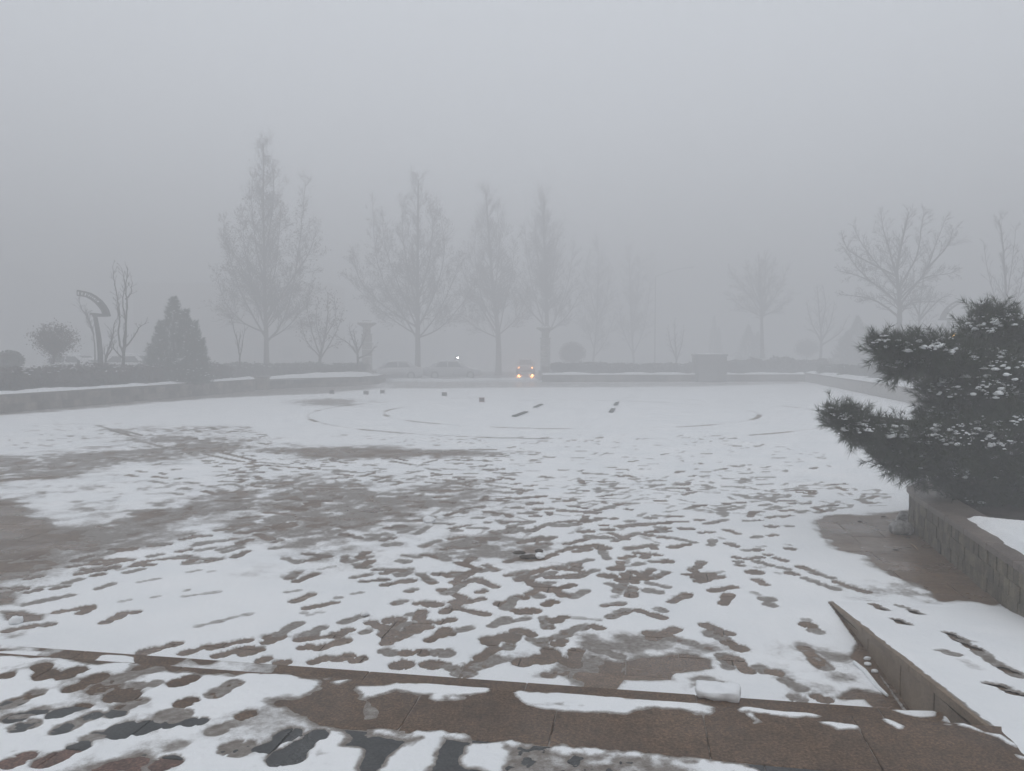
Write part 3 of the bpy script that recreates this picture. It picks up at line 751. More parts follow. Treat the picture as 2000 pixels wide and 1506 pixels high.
# melted or slushy patches on the plaza: (pixel outline, snow thickness left, coverage, softness in metres, raggedness)
PATCH = [
 ([(-250,960),(-50,970),(60,972),(75,998),(30,1004),(95,1009),(125,1036),(150,1030),(205,1046),(190,1066),(120,1080),(90,1098),(40,1112),(0,1130),(-250,1210)], -0.010, 0.0, 0.6, 0.45),
 ([(120,1045),(240,1004),(320,984),(400,968),(480,955),(580,940),(560,965),(470,990),(400,1012),(300,1036),(230,1058),(150,1068)], 0.000, 0.16, 0.8, 0.6),
 ([(420,985),(520,940),(640,938),(760,950),(890,945),(910,975),(880,1010),(800,1045),(700,1078),(600,1066),(500,1035)], 0.006, 0.42, 1.2, 0.9),
 ([(600,985),(700,965),(860,958),(880,985),(780,1015),(700,1040),(620,1020)], 0.003, 0.26, 1.0, 0.9),
 ([(525,880),(600,872),(720,874),(830,882),(1000,884),(760,895),(620,895)], -0.005, 0.05, 0.6, 0.6),
 ([(-200,905),(60,893),(200,880),(330,870),(480,862),(480,876),(250,908),(130,932),(-200,955)], 0.002, 0.34, 1.0, 1.0),
 ([(30,935),(110,925),(180,920),(150,930),(80,940)], -0.002, 0.1, 0.5, 0.4),
 ([(230,842),(290,852),(430,850),(450,862),(300,870),(240,858)], 0.003, 0.38, 1.0, 0.9),
 ([(250,835),(440,832),(460,842),(300,848)], 0.006, 0.5, 0.8, 0.9),
 ([(0,970),(120,940),(300,940),(420,945),(300,975),(150,1010)], 0.010, 0.62, 1.2, 0.9),
 ([(1598,1018),(1640,1006),(1720,1003),(1775,998),(1830,1010),(1990,1170),(1930,1180),(1832,1173),(1790,1140),(1740,1125),(1700,1090),(1640,1075),(1602,1048)], -0.014, 0.0, 0.12, 0.22),
 ([(1745,1130),(1800,1145),(1835,1172),(1700,1172),(1660,1150)], 0.006, 0.55, 0.3, 0.5),
 ([(-300,835),(0,803),(500,760),(745,748),(740,758),(640,768),(400,778),(200,795),(0,812),(-300,840)], 0.001, 0.25, 0.8, 0.6),
 ([(745,745),(1060,742),(1360,744),(1570,742),(1570,749),(1360,755),(1000,757),(745,759)], 0.004, 0.42, 1.4, 0.8),
 ([(575,784),(640,779),(700,781),(690,792),(600,792)], 0.002, 0.3, 1.0, 0.9),
 ([(985,1292),(1030,1262),(1085,1300),(1105,1330),(1000,1335)], 0.010, 0.55, 0.10, 0.2),
 ([(1150,1240),(1330,1245),(1430,1268),(1400,1290),(1250,1290),(1180,1275)], 0.004, 0.45, 0.12, 0.2),
 ([(1130,1290),(1215,1292),(1310,1276),(1395,1286),(1400,1310),(1320,1318),(1320,1332),(1220,1330),(1215,1352),(1140,1345)], -0.010, 0.0, 0.05, 0.06),
 ([(1090,1300),(1150,1290),(1220,1350),(1100,1345)], 0.002, 0.3, 0.06, 0.1),
 ([(1320,1320),(1400,1315),(1440,1340),(1340,1352)], 0.004, 0.4, 0.06, 0.1),
 ([(1500,1260),(1640,1290),(1680,1340),(1620,1372),(1560,1340)], 0.009, 0.6, 0.2, 0.3),
 ([(1680,1250),(1700,1290),(1735,1345),(1765,1388),(1710,1384),(1690,1366),(1640,1365),(1665,1345),(1735,1360),(1670,1288)], -0.010, 0.0, 0.03, 0.05),
 ([(0,1195),(45,1192),(92,1200),(80,1212),(40,1218),(5,1212)], -0.010, 0.0, 0.05, 0.06),
 ([(-300,1180),(0,1165),(40,1168),(35,1182),(0,1186),(-300,1230)], -0.004, 0.1, 0.10, 0.12),
 ([(-200,1240),(0,1232),(70,1232),(40,1250),(0,1256),(-200,1262)], 0.006, 0.5, 0.15, 0.2),
 ([(860,1060),(960,1045),(1060,1060),(1060,1100),(960,1110),(870,1100)], 0.004, 0.38, 0.25, 0.4),
 ([(1280,1000),(1500,940),(1780,940),(1780,975),(1500,1000)], 0.016, 0.80, 0.8, 0.8),
]

RELIEF = 0.40       # the snow is only about a centimetre thick
def plaza_field(X, Y):
    T = 0.019 + 0.008 * fbm(X * 0.7, Y * 0.7, 2, 3) + 0.006 * fbm(X * 4, Y * 4, 6, 3) + 0.005 * fbm(X * 18, Y * 18, 8, 4)
    C = np.full_like(T, 0.78)
    C -= 0.10 * sstep(0.1, 0.7, fbm(X * 0.5, Y * 1.2, 31, 4))
    rag = fbm(X * 1.6, Y * 1.6, 11, 5); rag2 = fbm(X * 6, Y * 6, 14, 4)
    for pts, th, cv, soft, rg in PATCH:
        P = px_poly(pts)
        sd = poly_sd(X, Y, P) + rg * (0.7 * rag + 0.4 * rag2)
        k = 1 - sstep(-soft * 0.5, soft * 0.5, sd)
        kc = 1 - sstep(-soft * 0.6, soft * 1.3, sd)
        tt = th + 0.009 * rag2 * (1 if th > -0.006 else 0.5)
        T = T * (1 - k) + tt * k
        C = C * (1 - kc) + np.clip(cv + 0.42 * rag2 + 0.2 * rag, 0, 1) * kc
    # old trampled rows of dents, faint
    dn = sstep(0.30, 0.55, fbm(X * 5.5, Y * 3.5, 21, 2)) * sstep(-0.1, 0.5, fbm(X * 0.35, Y * 0.35, 23, 3)) * (Y > 9) 
    T -= 0.007 * dn; C -= 0.16 * dn
    # two ring-shaped drainage slots seen through the snow
    c0 = G(1110, 803)
    rr = np.hypot(X - c0[0], Y - c0[1])
    ang = np.arctan2(Y - c0[1], X - c0[0])
    for Rr, sd_ in ((rr_in, 40), (rr_out, 44)):
        gr = np.exp(-((rr - Rr) / 0.07) ** 2)
        dash = sstep(0.12, 0.3, fbm(ang * Rr * 0.9, ang * 0 + sd_, sd_, 2))
        C -= gr * (0.34 + 0.2 * fbm(ang * Rr * 0.4, ang * 0 + 3, sd_ + 1, 3)) + 0.75 * gr * dash
        T -= 0.010 * gr + 0.03 * gr * dash
    return T, C
_c = G(1110, 803)
rr_in = float(_c[1] - G(1110, 838)[1]); rr_out = float(_c[1] - G(1110, 858)[1])

# fan-shaped sheet: fine near the steps, coarser far away
rows = []; r = 4.9
while r < 66:
    rows.append(r); r += min(max(r * r / 3000 * 1.5, 0.011), 0.16)
rows = np.array(rows); cols = np.linspace(R(-47), R(47), 1250)
AY = -1.0
RR, TH = np.meshgrid(rows, cols, indexing='ij')
X = RR * np.tan(TH) * 1.0; Y = RR + AY
T, C = plaza_field(X, Y)
# prints of my strips plus many old, smaller ones between them
pr_list = unpack(PRINTS, 0.0)
rng = random.Random(77)
def scatter(poly_px, n, head, jit, kinds, lens=(0.22, 0.32)):
    P = px_poly(poly_px); lo, hi = P.min(0), P.max(0); out = []
    tries = 0
    while len(out) < n and tries < n * 30:
        tries += 1
        p = np.array((rng.uniform(lo[0], hi[0]), rng.uniform(lo[1], hi[1])))
        if poly_sd(np.array([p[0]]), np.array([p[1]]), P)[0] > 0: continue
        a = R(head + rng.gauss(0, jit)); L = rng.uniform(*lens); t = np.array((math.cos(a), math.sin(a)))
        out.append((p - t * L / 2, p + t * L / 2, rng.choice(kinds)))
    return out
pr_list += scatter([(420,900),(980,880),(1060,940),(1000,990),(880,1040),(700,1060),(520,1040),(400,960)], 260, 40, 45, (0, 0, 2, 2), (0.22, 0.5))
pr_list += scatter([(1050,930),(1500,930),(1760,960),(1700,1000),(1300,1010),(1080,1000)], 240, 25, 40, (2, 2, 2, 2, 2, 0), (0.2, 0.4))
pr_list += scatter([(0,1090),(300,1040),(560,1010),(560,1060),(240,1140),(0,1180)], 45, 30, 25, (0, 0, 2), (0.25, 0.4))
pr_list += scatter([(300,845),(480,830),(560,880),(480,930),(380,900)], 90, 70, 40, (0, 2, 1))
pr_list += scatter([(600,850),(1400,850),(1700,900),(1500,930),(900,900)], 200, 30, 50, (2, 2, 2, 2, 0))
pr_list += scatter([(0,830),(250,820),(300,850),(0,880)], 60, 20, 40, (2, 2, 0))
pr_list += scatter([(880,1000),(1250,1000),(1340,1060),(1250,1150),(1000,1160),(820,1120)], 50, 60, 40, (0, 1, 2), (0.22, 0.45))
pr_list += scatter([(480,1090),(820,1060),(1400,1060),(1460,1150),(1300,1240),(1380,1330),(900,1310),(560,1290),(560,1180)], 60, 62, 28, (0, 0, 0, 1), (0.28, 0.36))
stamp_prints(X, Y, T, C, pr_list, 51)
# keep inside the plaza, off the step, ramp and planter
sdp = poly_sd(X, Y, Pn)
out = sdp > -0.02
nv_ = X * V[0] + Y * V[1]; su_ = X * U[0] + Y * U[1]
out |= (nv_ < N1 + 0.015) 
ra = (X - RAMP_A[0]) * rd_[0] + (Y - RAMP_A[1]) * rd_[1]; rb = (X - RAMP_A[0]) * rperp[0] + (Y - RAMP_A[1]) * rperp[1]
onr = (ra > -0.02) & (rb > -0.012) & (rb < RAMP_W)
out |= onr
plp = np.array(arc + [arc[-1] - pd_ * 12, arc[0] - pd_ * 3 + pr_ * 3])
out |= poly_sd(X, Y, plp) < 0.0
T[out] = -0.03
keep = T > -0.010
me = grid_mesh('snow', X, Y, T * RELIEF, keep, {'cover': np.clip(C * sstep(-0.001, 0.010, T), 0, 1)})
tag(link('snow', me, M['snow']), 'trodden melting snow with footprints covering the plaza pavement', 'snow', kind='stuff')

# snow on the ramp
na, nb_ = 300, 150
A_, B_ = np.meshgrid(np.linspace(-0.05, RAMP_L + 1.1, na), np.linspace(0.02, RAMP_W, nb_), indexing='ij')
RX = RAMP_A[0] + rd_[0] * A_ + rperp[0] * B_; RY = RAMP_A[1] + rd_[1] * A_ + rperp[1] * B_
RZ = Z_PLAT * np.clip(A_ / RAMP_L, 0, 1)
def G_ramp(px, py):
    r_ = ray(px, py); best = None
    p = G(px, py, 0.0)
    for _ in range(8):
        a = float((p - RAMP_A) @ rd_); p = G(px, py, Z_PLAT * min(max(a / RAMP_L, 0), 1))
    return p
RT = 0.022 + 0.008 * fbm(RX * 2, RY * 2, 61, 3) + 0.003 * fbm(RX * 14, RY * 14, 62, 3)
RC = np.ones_like(RT)
e1 = sstep(0.0, 0.05, B_ - 0.02 + 0.012 * fbm(RX * 14, RY * 14, 64, 3))
RT = RT * e1 - 0.004 * (1 - e1)
edge = B_ - (RAMP_W - 0.10 - 0.10 * fbm(RX * 3, RY * 3, 63, 3))
k = sstep(-0.08, 0.08, edge); RT = RT * (1 - k) - 0.02 * k; RC = RC * (1 - 0.6 * sstep(-0.3, 0.0, edge))
stamp_prints(RX, RY, RT, RC, unpack(RAMP_PRINTS, G_ramp), 71)
me = grid_mesh('ramp_snow', RX, RY, RZ + RT * RELIEF, RT > -0.012, {'cover': np.clip(RC * sstep(-0.002, 0.006, RT), 0, 1)})
tag(link('ramp_snow', me, M['snow']), 'white snow with a few footprints lying on the access ramp', 'snow', kind='stuff')

# snow on the terrace: trodden on the left, a few patches on the right
S0, S1 = -5.0, S_RAMP + 0.3
SS, NN = np.meshgrid(np.linspace(S0, S1, 760), np.linspace(N2 - 1.75, N2 - 0.004, 190), indexing='ij')
TX = U[0] * SS + V[0] * NN; TY = U[1] * SS + V[1] * NN
TT = 0.016 + 0.007 * fbm(TX * 1.3, TY * 1.3, 81, 3) + 0.004 * fbm(TX * 9, TY * 9, 82, 4) + 0.006 * fbm(TX * 40, TY * 40, 83, 3)
TC = np.clip(0.85 - 0.5 * sstep(0.0, 0.5, fbm(TX * 3, TY * 3, 84, 4)), 0, 1)
rag = fbm(TX * 4, TY * 4, 85, 4); rag2 = fbm(TX * 16, TY * 16, 86, 4)
def q(ox, oy, pts): return [(ox + a / 4, oy + b / 4) for a, b in pts]
BARE = [
 (q(500,1236,[(90,540),(350,510),(560,425),(780,400),(850,500),(960,480),(1100,440),(1390,480),(1400,540),(1650,520),(1890,420),(2000,395),(2100,850),(1760,850),(1560,760),(1400,770),(780,745),(520,720),(380,650)]), 0.05),
 (q(1000,1236,[(-20,560),(130,590),(260,610),(700,620),(900,640),(1100,590),(1500,640),(1800,660),(2100,720),(4200,700),(4200,1100),(2000,1045),(1600,1000),(1200,960),(500,905),(0,850)]), 0.04),
 (q(1500,1236,[(-400,540),(500,570),(900,600),(1400,700),(2000,860),(2600,900),(2600,1200),(0,1100),(-400,700)]), 0.05),
 (q(500,1236,[(740,770),(1280,830),(1030,980),(1010,1140),(780,1140),(770,930),(650,880)]), 0.05),
 (q(500,1236,[(1480,830),(1740,850),(1560,960),(1620,1060),(1860,1140),(1320,1140),(1450,930)]), 0.06),
 (q(0,1236,[(-800,0),(0,82),(850,160),(1000,220),(700,240),(560,190),(270,190),(0,170),(-800,150)]), 0.05),
 (q(0,1236,[(1020,250),(1500,200),(1900,210),(2000,320),(1600,310),(1300,300),(1000,300)]), 0.06),
 (q(500,1236,[(0,260),(450,290),(540,380),(760,330),(1050,320),(1900,370),(1900,400),(1240,375),(1000,420),(700,410),(500,420),(530,380),(260,310),(0,340)]), 0.05),
 (q(0,1236,[(700,1040),(1000,960),(1180,940),(1180,1120),(700,1120)]), 0.08),
]
for pts, soft in BARE:
    P = px_poly(pts, Z_PLAT)
    k = 1 - sstep(-soft, soft, poly_sd(TX, TY, P) + 0.05 * rag + 0.03 * rag2)
    TT = TT * (1 - k) + (-0.012 + 0.002 * rag2) * k; TC = TC * (1 - k) + 0.05 * k
stamp_prints(TX, TY, TT, TC, unpack(PLAT_PRINTS, Z_PLAT), 91, wide=0.92)
ADD = [
 (q(500,1236,[(1240,378),(1500,385),(1890,418),(1800,470),(1500,470),(1390,450),(1260,440)]), 0.024, 1.0),
 (q(500,1236,[(1390,470),(1700,480),(1640,530),(1420,540)]), 0.004, 0.55),
 (q(500,1236,[(780,415),(1040,430),(900,490),(850,480)]), 0.018, 0.9),
 (q(500,1236,[(830,500),(930,520),(1020,600),(1000,690),(800,700),(780,600)]), 0.001, 0.35),
 (q(500,1236,[(590,390),(790,340),(760,370),(650,400)]), 0.018, 0.9),
 (q(1000,1236,[(240,447),(500,460),(900,500),(880,545),(600,530),(340,515)]), 0.026, 1.0),
 (q(1000,1236,[(880,515),(1510,545),(1500,580),(1200,575),(950,535)]), 0.024, 1.0),
 (q(1000,1236,[(130,560),(300,530),(700,560),(1110,580),(900,600),(880,640),(780,625),(400,610),(250,600)]), 0.012, 0.85),
 (q(1000,1236,[(0,430),(100,440),(110,500),(40,500)]), 0.018, 0.9),
 (q(1500,1236,[(-280,545),(-100,560),(0,590),(300,610),(540,670),(200,670),(-30,640),(-220,615)]), 0.022, 1.0),
 (q(1500,1236,[(-220,625),(-130,615),(-10,710),(-160,730),(-130,690)]), 0.016, 0.9),
 (q(1500,1236,[(350,690),(520,690),(720,715),(760,765),(550,775),(480,730)]), 0.024, 1.0),
 (q(1500,1236,[(820,638),(920,650),(1090,730),(1100,778),(1000,770),(880,700)]), 0.022, 1.0),
 (q(1500,1236,[(1250,740),(1340,745),(1460,800),(1380,790)]), 0.012, 0.8),
 (q(1500,1236,[(1340,680),(1540,690),(1700,770),(1840,785),(1980,890),(1940,910),(1700,800),(1500,740)]), 0.024, 1.0),
 (q(1500,1236,[(1920,945),(2100,980),(2100,1030),(1960,990)]), 0.018, 1.0),
 (q(1000,1236,[(-100,860),(240,865),(330,900),(480,930),(560,920),(800,940),(1150,965),(1580,1005),(1600,1040),(1300,1030),(1500,1160),(-100,1160)]), 0.003, 0.50),
]
for pts, th, cv in ADD:
    P = px_poly(pts, Z_PLAT)
    k = 1 - sstep(-0.045, 0.022, poly_sd(TX, TY, P) + 0.030 * rag + 0.026 * rag2)
    TT = TT * (1 - k) + (th + 0.010 * rag2) * k; TC = TC * (1 - k) + np.clip(cv + 0.15 * rag2, 0, 1) * k
TT[NN > N2 - 0.016] -= 0.010
me = grid_mesh('terrace_snow', TX, TY, Z_PLAT + TT * RELIEF, TT > -0.012, {'cover': np.clip(TC * sstep(-0.001, 0.015, TT), 0, 1)})
tag(link('terrace_snow', me, M['snow']), 'trampled snow and slush on the brown and dark terrace slabs', 'snow', kind='stuff')

# snow lying on the lower step
SS, NN = np.meshgrid(np.linspace(-6.0, S_RAMP + 0.1, 620), np.linspace(N2 + 0.01, N1 - 0.01, 46), indexing='ij')
QX = U[0] * SS + V[0] * NN; QY = U[1] * SS + V[1] * NN
QT = -0.010 + 0.02 * sstep(0.0, 0.35, fbm(QX * 2.1, QY * 2.1, 101, 4)) * (SS < 0.2) + 0.004 * fbm(QX * 12, QY * 12, 102, 3)
QC = np.clip(0.65 + 0.3 * fbm(QX * 5, QY * 5, 103, 3), 0, 1)
for pts in (q(1500,1236,[(960,603),(1340,600),(1340,665),(1200,670),(1050,640)]), q(1500,1236,[(1340,640),(1640,650),(1650,760),(1340,690)]), q(0,1236,[(0,150),(320,150),(260,195),(0,200)]), q(0,1236,[(800,180),(1040,190),(1030,250),(700,240)])):
    k = 1 - sstep(-0.03, 0.02, poly_sd(QX, QY, px_poly(pts, Z_TREAD)) + 0.03 * fbm(QX * 8, QY * 8, 104, 3))
    QT = QT * (1 - k) + 0.022 * k; QC = QC * (1 - k) + k
me = grid_mesh('step_snow', QX, QY, Z_TREAD + QT * RELIEF, QT > -0.012, {'cover': np.clip(QC * sstep(-0.001, 0.015, QT), 0, 1)})
tag(link('step_snow', me, M['snow']), 'thin leftover snow on the lower granite step', 'snow', kind='stuff')

# snow in the planter, in front of the pine
P = np.array([PL1 + pr_ * 0.10 + pd_ * 1.8, PL1 + pr_ * 0.12 - pd_ * 2.5, PL1 + pr_ * 2.6 - pd_ * 2.5, PL1 + pr_ * 2.6 + pd_ * 1.3, PL1 + pr_ * 1.2 + pd_ * 1.4, PL1 + pr_ * 0.55 + pd_ * 1.6])
lo, hi = P.min(0) - 0.2, P.max(0) + 0.2
YX, YY = np.meshgrid(np.arange(lo[0], hi[0], 0.025), np.arange(lo[1], hi[1], 0.025), indexing='ij')
sd = poly_sd(YX, YY, P) + 0.05 * fbm(YX * 3, YY * 3, 111, 3)
YT = 0.055 * (1 - sstep(-0.10, 0.0, sd)) + 0.010 * fbm(YX * 2, YY * 2, 112, 3) - 0.02 * sstep(-0.02, 0.05, sd)
me = grid_mesh('planter_snow', YX, YY, PH + YT - 0.004, sd < 0.06, {'cover': np.ones_like(YX)})
tag(link('planter_snow', me, M['snow']), 'smooth patch of snow on the planter in front of the pine', 'snow', kind='stuff')

# strips of snow along the tops of the far walls and the white mound
def snow_strip(name, label, path, offs, w, z, h, seed, prof=None, rough=0.6):
    pts = path_pts(path, 0.12); n = len(pts); m = 9
    Xs = np.zeros((n, m)); Ys = np.zeros((n, m)); Zs = np.zeros((n, m))
    for i, (p, t) in enumerate(pts):
        nv = np.array((-t[1], t[0]))
        for j in range(m):
            f = j / (m - 1); qd = p + nv * (offs + w * f)
            Xs[i, j], Ys[i, j] = qd
            e = math.sin(math.pi * min(max(f, 0), 1)) ** 0.5
            Zs[i, j] = e
    nz = 0.62 + rough * fbm(Xs * 1.2, Ys * 1.2, seed, 4)
    amp = h * np.clip(nz, 0.05, 1.2)
    if prof is not None: amp = amp * np.array([prof(i / max(n - 1, 1)) for i in range(n)])[:, None]
    me = grid_mesh(name, Xs, Ys, z - 0.01 + Zs * amp, None, {'cover': np.ones_like(Xs)})
    return tag(link(name, me, M['snow_plain']), label, 'snow', kind='stuff')
snow_strip('wall_snow', 'thin uneven ledge of snow on the long left wall', [LWa, LW0, LW1], 0.03, 0.75, WH, 0.16, 121)
snow_strip('mound_snow', 'white snow mound on top of the short curved wall', MOUND[1:], -0.02, 1.6, 0.55, 0.50, 123, lambda f: max(0.05, math.sin(math.pi * min(1, f * 1.0 + 0.04)) ** 0.9), 0.15)
snow_strip('wall_snow', 'uneven ledge of snow on the far back wall', [BACK_L, BACK_R], -0.02, 1.1, 0.50, 0.20, 125)
snow_strip('wall_snow', 'broad ledge of snow on the right side wall behind the pine', [RW0, RW1, RWa], -0.02, 1.5, 0.62, 0.18, 127)
# snow bank along the plaza's open far edge
snow_strip('snow_bank', 'low bank of grey snow along the open far edge before the cars', [G(755, 744), G(900, 743), G(1050, 742)], 0.0, 1.6, 0.0, 0.20, 129)
# ================================================================== TREES
class Tree:
    def __init__(s, seed): s.rng = random.Random(seed); s.mb = MB(); s.tw = MB(); s.tips = []; s.lv = MB()
    def twig(s, p, d, L, r, level, maxlev, up, nside, spread):
        rng = s.rng
        n = 4 if L > 0.5 else 3
        pts = [p.copy()]; dd = d.normalized()
        for i in range(1, n):
            dd = (dd + Vector((rng.gauss(0, .13), rng.gauss(0, .13), rng.gauss(0, .08) + up * 0.25))).normalized()
            pts.append(pts[-1] + dd * (L / (n - 1)))
        rad = [max(r * (1 - 0.75 * i / (n - 1)), 0.0065) for i in range(n)]
        s.tw.tube(pts, rad, nside, cap=False)
        s.tips.append((pts[-1], dd)); s.tips.append((pts[-2], dd))
        if level < maxlev:
            k = max(2, int(L * s.dens[min(level, len(s.dens) - 1)]))
            for c in range(k):
                f = rng.uniform(0.2, 1.0); i = min(int(f * (n - 1)), n - 2); g = f * (n - 1) - i
                q = pts[i].lerp(pts[i + 1], g)
                t = (pts[i + 1] - pts[i]).normalized()
                s.twig(q, s.side(t, spread), L * rng.uniform(0.28, 0.5) * (1.15 - 0.5 * f), max(rad[i] * 0.6, 0.0085), level + 1, maxlev, up, 3, spread)
    def side(s, t, spread):
        rng = s.rng
        o = t.orthogonal().normalized(); o = Matrix.Rotation(rng.uniform(0, 6.283), 3, t) @ o
        a = R(rng.uniform(spread[0], spread[1]))
        return (t * math.cos(a) + o * math.sin(a)).normalized()

def bare_tree(name, label, Y, limbs, rpx, seed, maxlev=3, dens=(5.5, 7, 6), up=0.35, spread=(22, 52), blen=0.30, leaves=0, leaf=0.07, mat='bark', group=None, depth=0.8, min_r=0.011, bdens=3.4, z0=None):
    """limbs: pixel polylines of trunk and main limbs as seen from the terrace, placed at distance Y with real depth"""
    T = Tree(seed); rng = T.rng; T.dens = dens
    scale = Y / F_PX
    base = AT(limbs[0][0][0], limbs[0][0][1], Y)
    if z0 is not None: base.z = z0
    H = (limbs[0][0][1] - min(p[1] for l in limbs for p in l)) * scale
    first = None
    for li, l in enumerate(limbs):
        off = 0.0 if li == 0 else rng.uniform(-1, 1) * depth
        n = len(l); pts = []
        for i, p in enumerate(l):
            f = i / max(n - 1, 1)
            pts.append(AT(p[0], p[1], Y + off * f * (1.0 if li else 0)))
        if li == 0: pts[0] = base.copy()
        # resample smooth
        fine = []
        for i in range(n - 1):
            a = pts[max(i - 1, 0)]; b = pts[i]; c = pts[i + 1]; d = pts[min(i + 2, n - 1)]
            m = 5
            for k in range(m):
                t = k / m
                q = 0.5 * ((2 * b) + (c - a) * t + (2 * a - 5 * b + 4 * c - d) * t * t + (3 * b - a - 3 * c + d) * t ** 3)
                fine.append(q + Vector((rng.gauss(0, 1), rng.gauss(0, 1), 0)) * 0.012 * (1 if li or i else 0))
        fine.append(pts[-1])
        L = sum((fine[i + 1] - fine[i]).length for i in range(len(fine) - 1))
        r0 = rpx[0] * scale if li == 0 else rpx[1] * scale * rng.uniform(0.75, 1.1)
        r1 = max(r0 * 0.14, min_r)
        rad = [r0 + (r1 - r0) * (i / (len(fine) - 1)) ** 0.55 for i in range(len(fine))]
        if li == 0: rad[0] *= 1.25
        T.mb.tube(fine, rad, 7 if li == 0 else 5)
        start = 0.30 if li == 0 else 0.18
        k = int(L * bdens) + 2
        for c in range(k):
            f = start + (1 - start) * (c + rng.random()) / k
            i = min(int(f * (len(fine) - 1)), len(fine) - 2)
            t = (fine[i + 1] - fine[i]).normalized()
            q = fine[i].lerp(fine[i + 1], rng.random())
            BL = max(0.35, blen * H * (0.30 + 0.70 * (1 - f)) * rng.uniform(0.5, 1.0) * (0.72 if li else 1.0))
            T.twig(q, T.side(t, spread), BL, max(rad[i] * 0.32, min_r), 1, maxlev, up, 4, spread)
        T.tips.append((fine[-1], (fine[-1] - fine[-2]).normalized()))
    root = empty(name, base)
    tag(root, label, 'tree', group)
    inv = Matrix.Translation(base).inverted()
    a = T.mb.build('trunk', M[mat], root, smooth=True); a.matrix_parent_inverse = inv
    b = T.tw.build('crown', M[mat], root); b.matrix_parent_inverse = inv
    if leaves:
        lf = MB()
        for _ in range(leaves):
            p, d = T.tips[rng.randrange(len(T.tips))]
            c = p + Vector((rng.gauss(0, .14), rng.gauss(0, .14), rng.gauss(-0.05, .14)))
            u = Vector((rng.gauss(0, 1), rng.gauss(0, 1), rng.gauss(0, 1))).normalized(); v = u.orthogonal().normalized()
            s_ = leaf * rng.uniform(0.6, 1.3)
            lf.add([c - u * s_, c - v * s_ * .6, c + u * s_, c + v * s_ * .6], [(0, 1, 2, 3)])
        o = lf.build('leaves', M['dry_leaf'], root); o.matrix_parent_inverse = inv; o['kind'] = 'stuff'
    return root

TG = 'leafless trees fading into the fog'
TALL = dict(maxlev=3, dens=(6.6, 7.2, 5.5), up=0.40, spread=(22, 54), bdens=3.8, blen=0.27)
bare_tree('bare_tree', 'tallest leafless tree, a tall cone with a second slim leader on its right', 57.0,
  [[(521,722),(520,665),(517,560),(515,430),(514,285)], [(520,668),(545,640),(565,590),(580,510),(590,430),(597,350)], [(519,660),(496,620),(470,570),(448,500),(436,430)],
   [(518,640),(498,580),(480,500),(472,420)], [(517,600),(535,540),(545,460),(548,400)], [(519,665),(560,640),(592,600),(612,560)], [(519,650),(475,630),(440,590),(422,530)],
   [(517,560),(500,480),(492,400),(494,340)], [(516,520),(528,440),(535,360),(528,310)], [(518,630),(560,560),(600,500),(618,450)], [(518,600),(470,520),(445,470)]],
  (7.5, 2.6), 11, leaves=4200, leaf=0.072, group=TG, **TALL)
bare_tree('bare_tree', 'broad leafless tree with a rounded crown standing left of the car park lamp', 64.0,
  [[(816,742),(816,660),(815,560),(816,450),(817,352)], [(816,665),(790,620),(758,570),(735,500),(728,395)], [(816,662),(850,620),(880,560),(900,500)], [(815,655),(775,630),(725,590),(680,545)],
   [(815,640),(780,560),(752,480),(748,420)], [(816,640),(850,570),(868,490),(860,420)], [(815,600),(795,520),(785,440),(790,390)], [(816,590),(838,510),(845,440),(838,400)], [(816,660),(860,640),(905,590),(920,560)], [(815,640),(740,590),(700,540),(690,490)]],
  (8, 2.5), 12, leaves=3600, leaf=0.075, group=TG, **TALL)
bare_tree('bare_tree', 'leafless tree with a pale straight trunk just left of the headlights', 71.0,
  [[(973,738),(973,655),(962,560),(955,460),(948,370)], [(973,660),(985,600),(1000,530),(1005,470)], [(972,655),(945,610),(915,560),(905,500)], [(970,640),(940,580),(928,500),(930,440)], [(965,580),(975,480),(970,400)], [(973,655),(1010,620),(1030,570)], [(972,660),(930,640),(895,610)]],
  (8, 2.3), 13, leaves=2200, leaf=0.075, group=TG, mat='bark_pale', **TALL)
bare_tree('bare_tree', 'faint tall leafless tree rising behind the right column', 77.0,
  [[(1068,738),(1068,650),(1066,540),(1062,450),(1063,380)], [(1068,660),(1090,610),(1110,550),(1120,480)], [(1067,650),(1045,580),(1030,510),(1025,440)], [(1066,600),(1080,520),(1092,440)], [(1066,580),(1050,500),(1045,430)], [(1068,650),(1105,620),(1135,570)], [(1067,640),(1030,600),(1005,560)]],
  (7.5, 2.2), 14, leaves=1200, leaf=0.066, group=TG, **TALL)
bare_tree('bare_tree', 'small spreading leafless tree close to the left of the left column', 52.0,
  [[(624,718),(626,695),(634,660),(640,620),(640,570)], [(626,695),(610,650),(600,600),(605,560)], [(626,700),(645,670),(660,640),(668,610)], [(630,680),(618,630),(622,585)], [(634,660),(655,620),(652,580)], [(626,698),(598,665),(585,620)]],
  (4.5, 2.0), 15, leaves=500, leaf=0.07, group=TG, maxlev=3, dens=(5, 6, 5), up=0.35, spread=(22, 48), bdens=3.4)
bare_tree('bare_tree', 'very faint leafless tree right of the round clipped bush', 92.0,
  [[(1155,735),(1160,690),(1166,620),(1168,540),(1168,470)], [(1158,700),(1180,670),(1200,620)], [(1160,680),(1145,630),(1140,560)], [(1164,640),(1185,580),(1188,520)], [(1165,620),(1150,550),(1155,500)]],
  (3.5, 1.6), 16, leaves=300, leaf=0.08, group=TG, **TALL)
bare_tree('bare_tree', 'very faint slender leafless tree in the middle distance before the lamp mast', 98.0,
  [[(1240,735),(1236,680),(1232,610),(1230,540),(1228,490)], [(1238,690),(1258,640),(1268,570),(1272,500)], [(1236,690),(1215,640),(1208,580)], [(1234,640),(1245,570),(1250,510)]],
  (3.5, 1.6), 17, leaves=250, leaf=0.08, group=TG, **TALL)
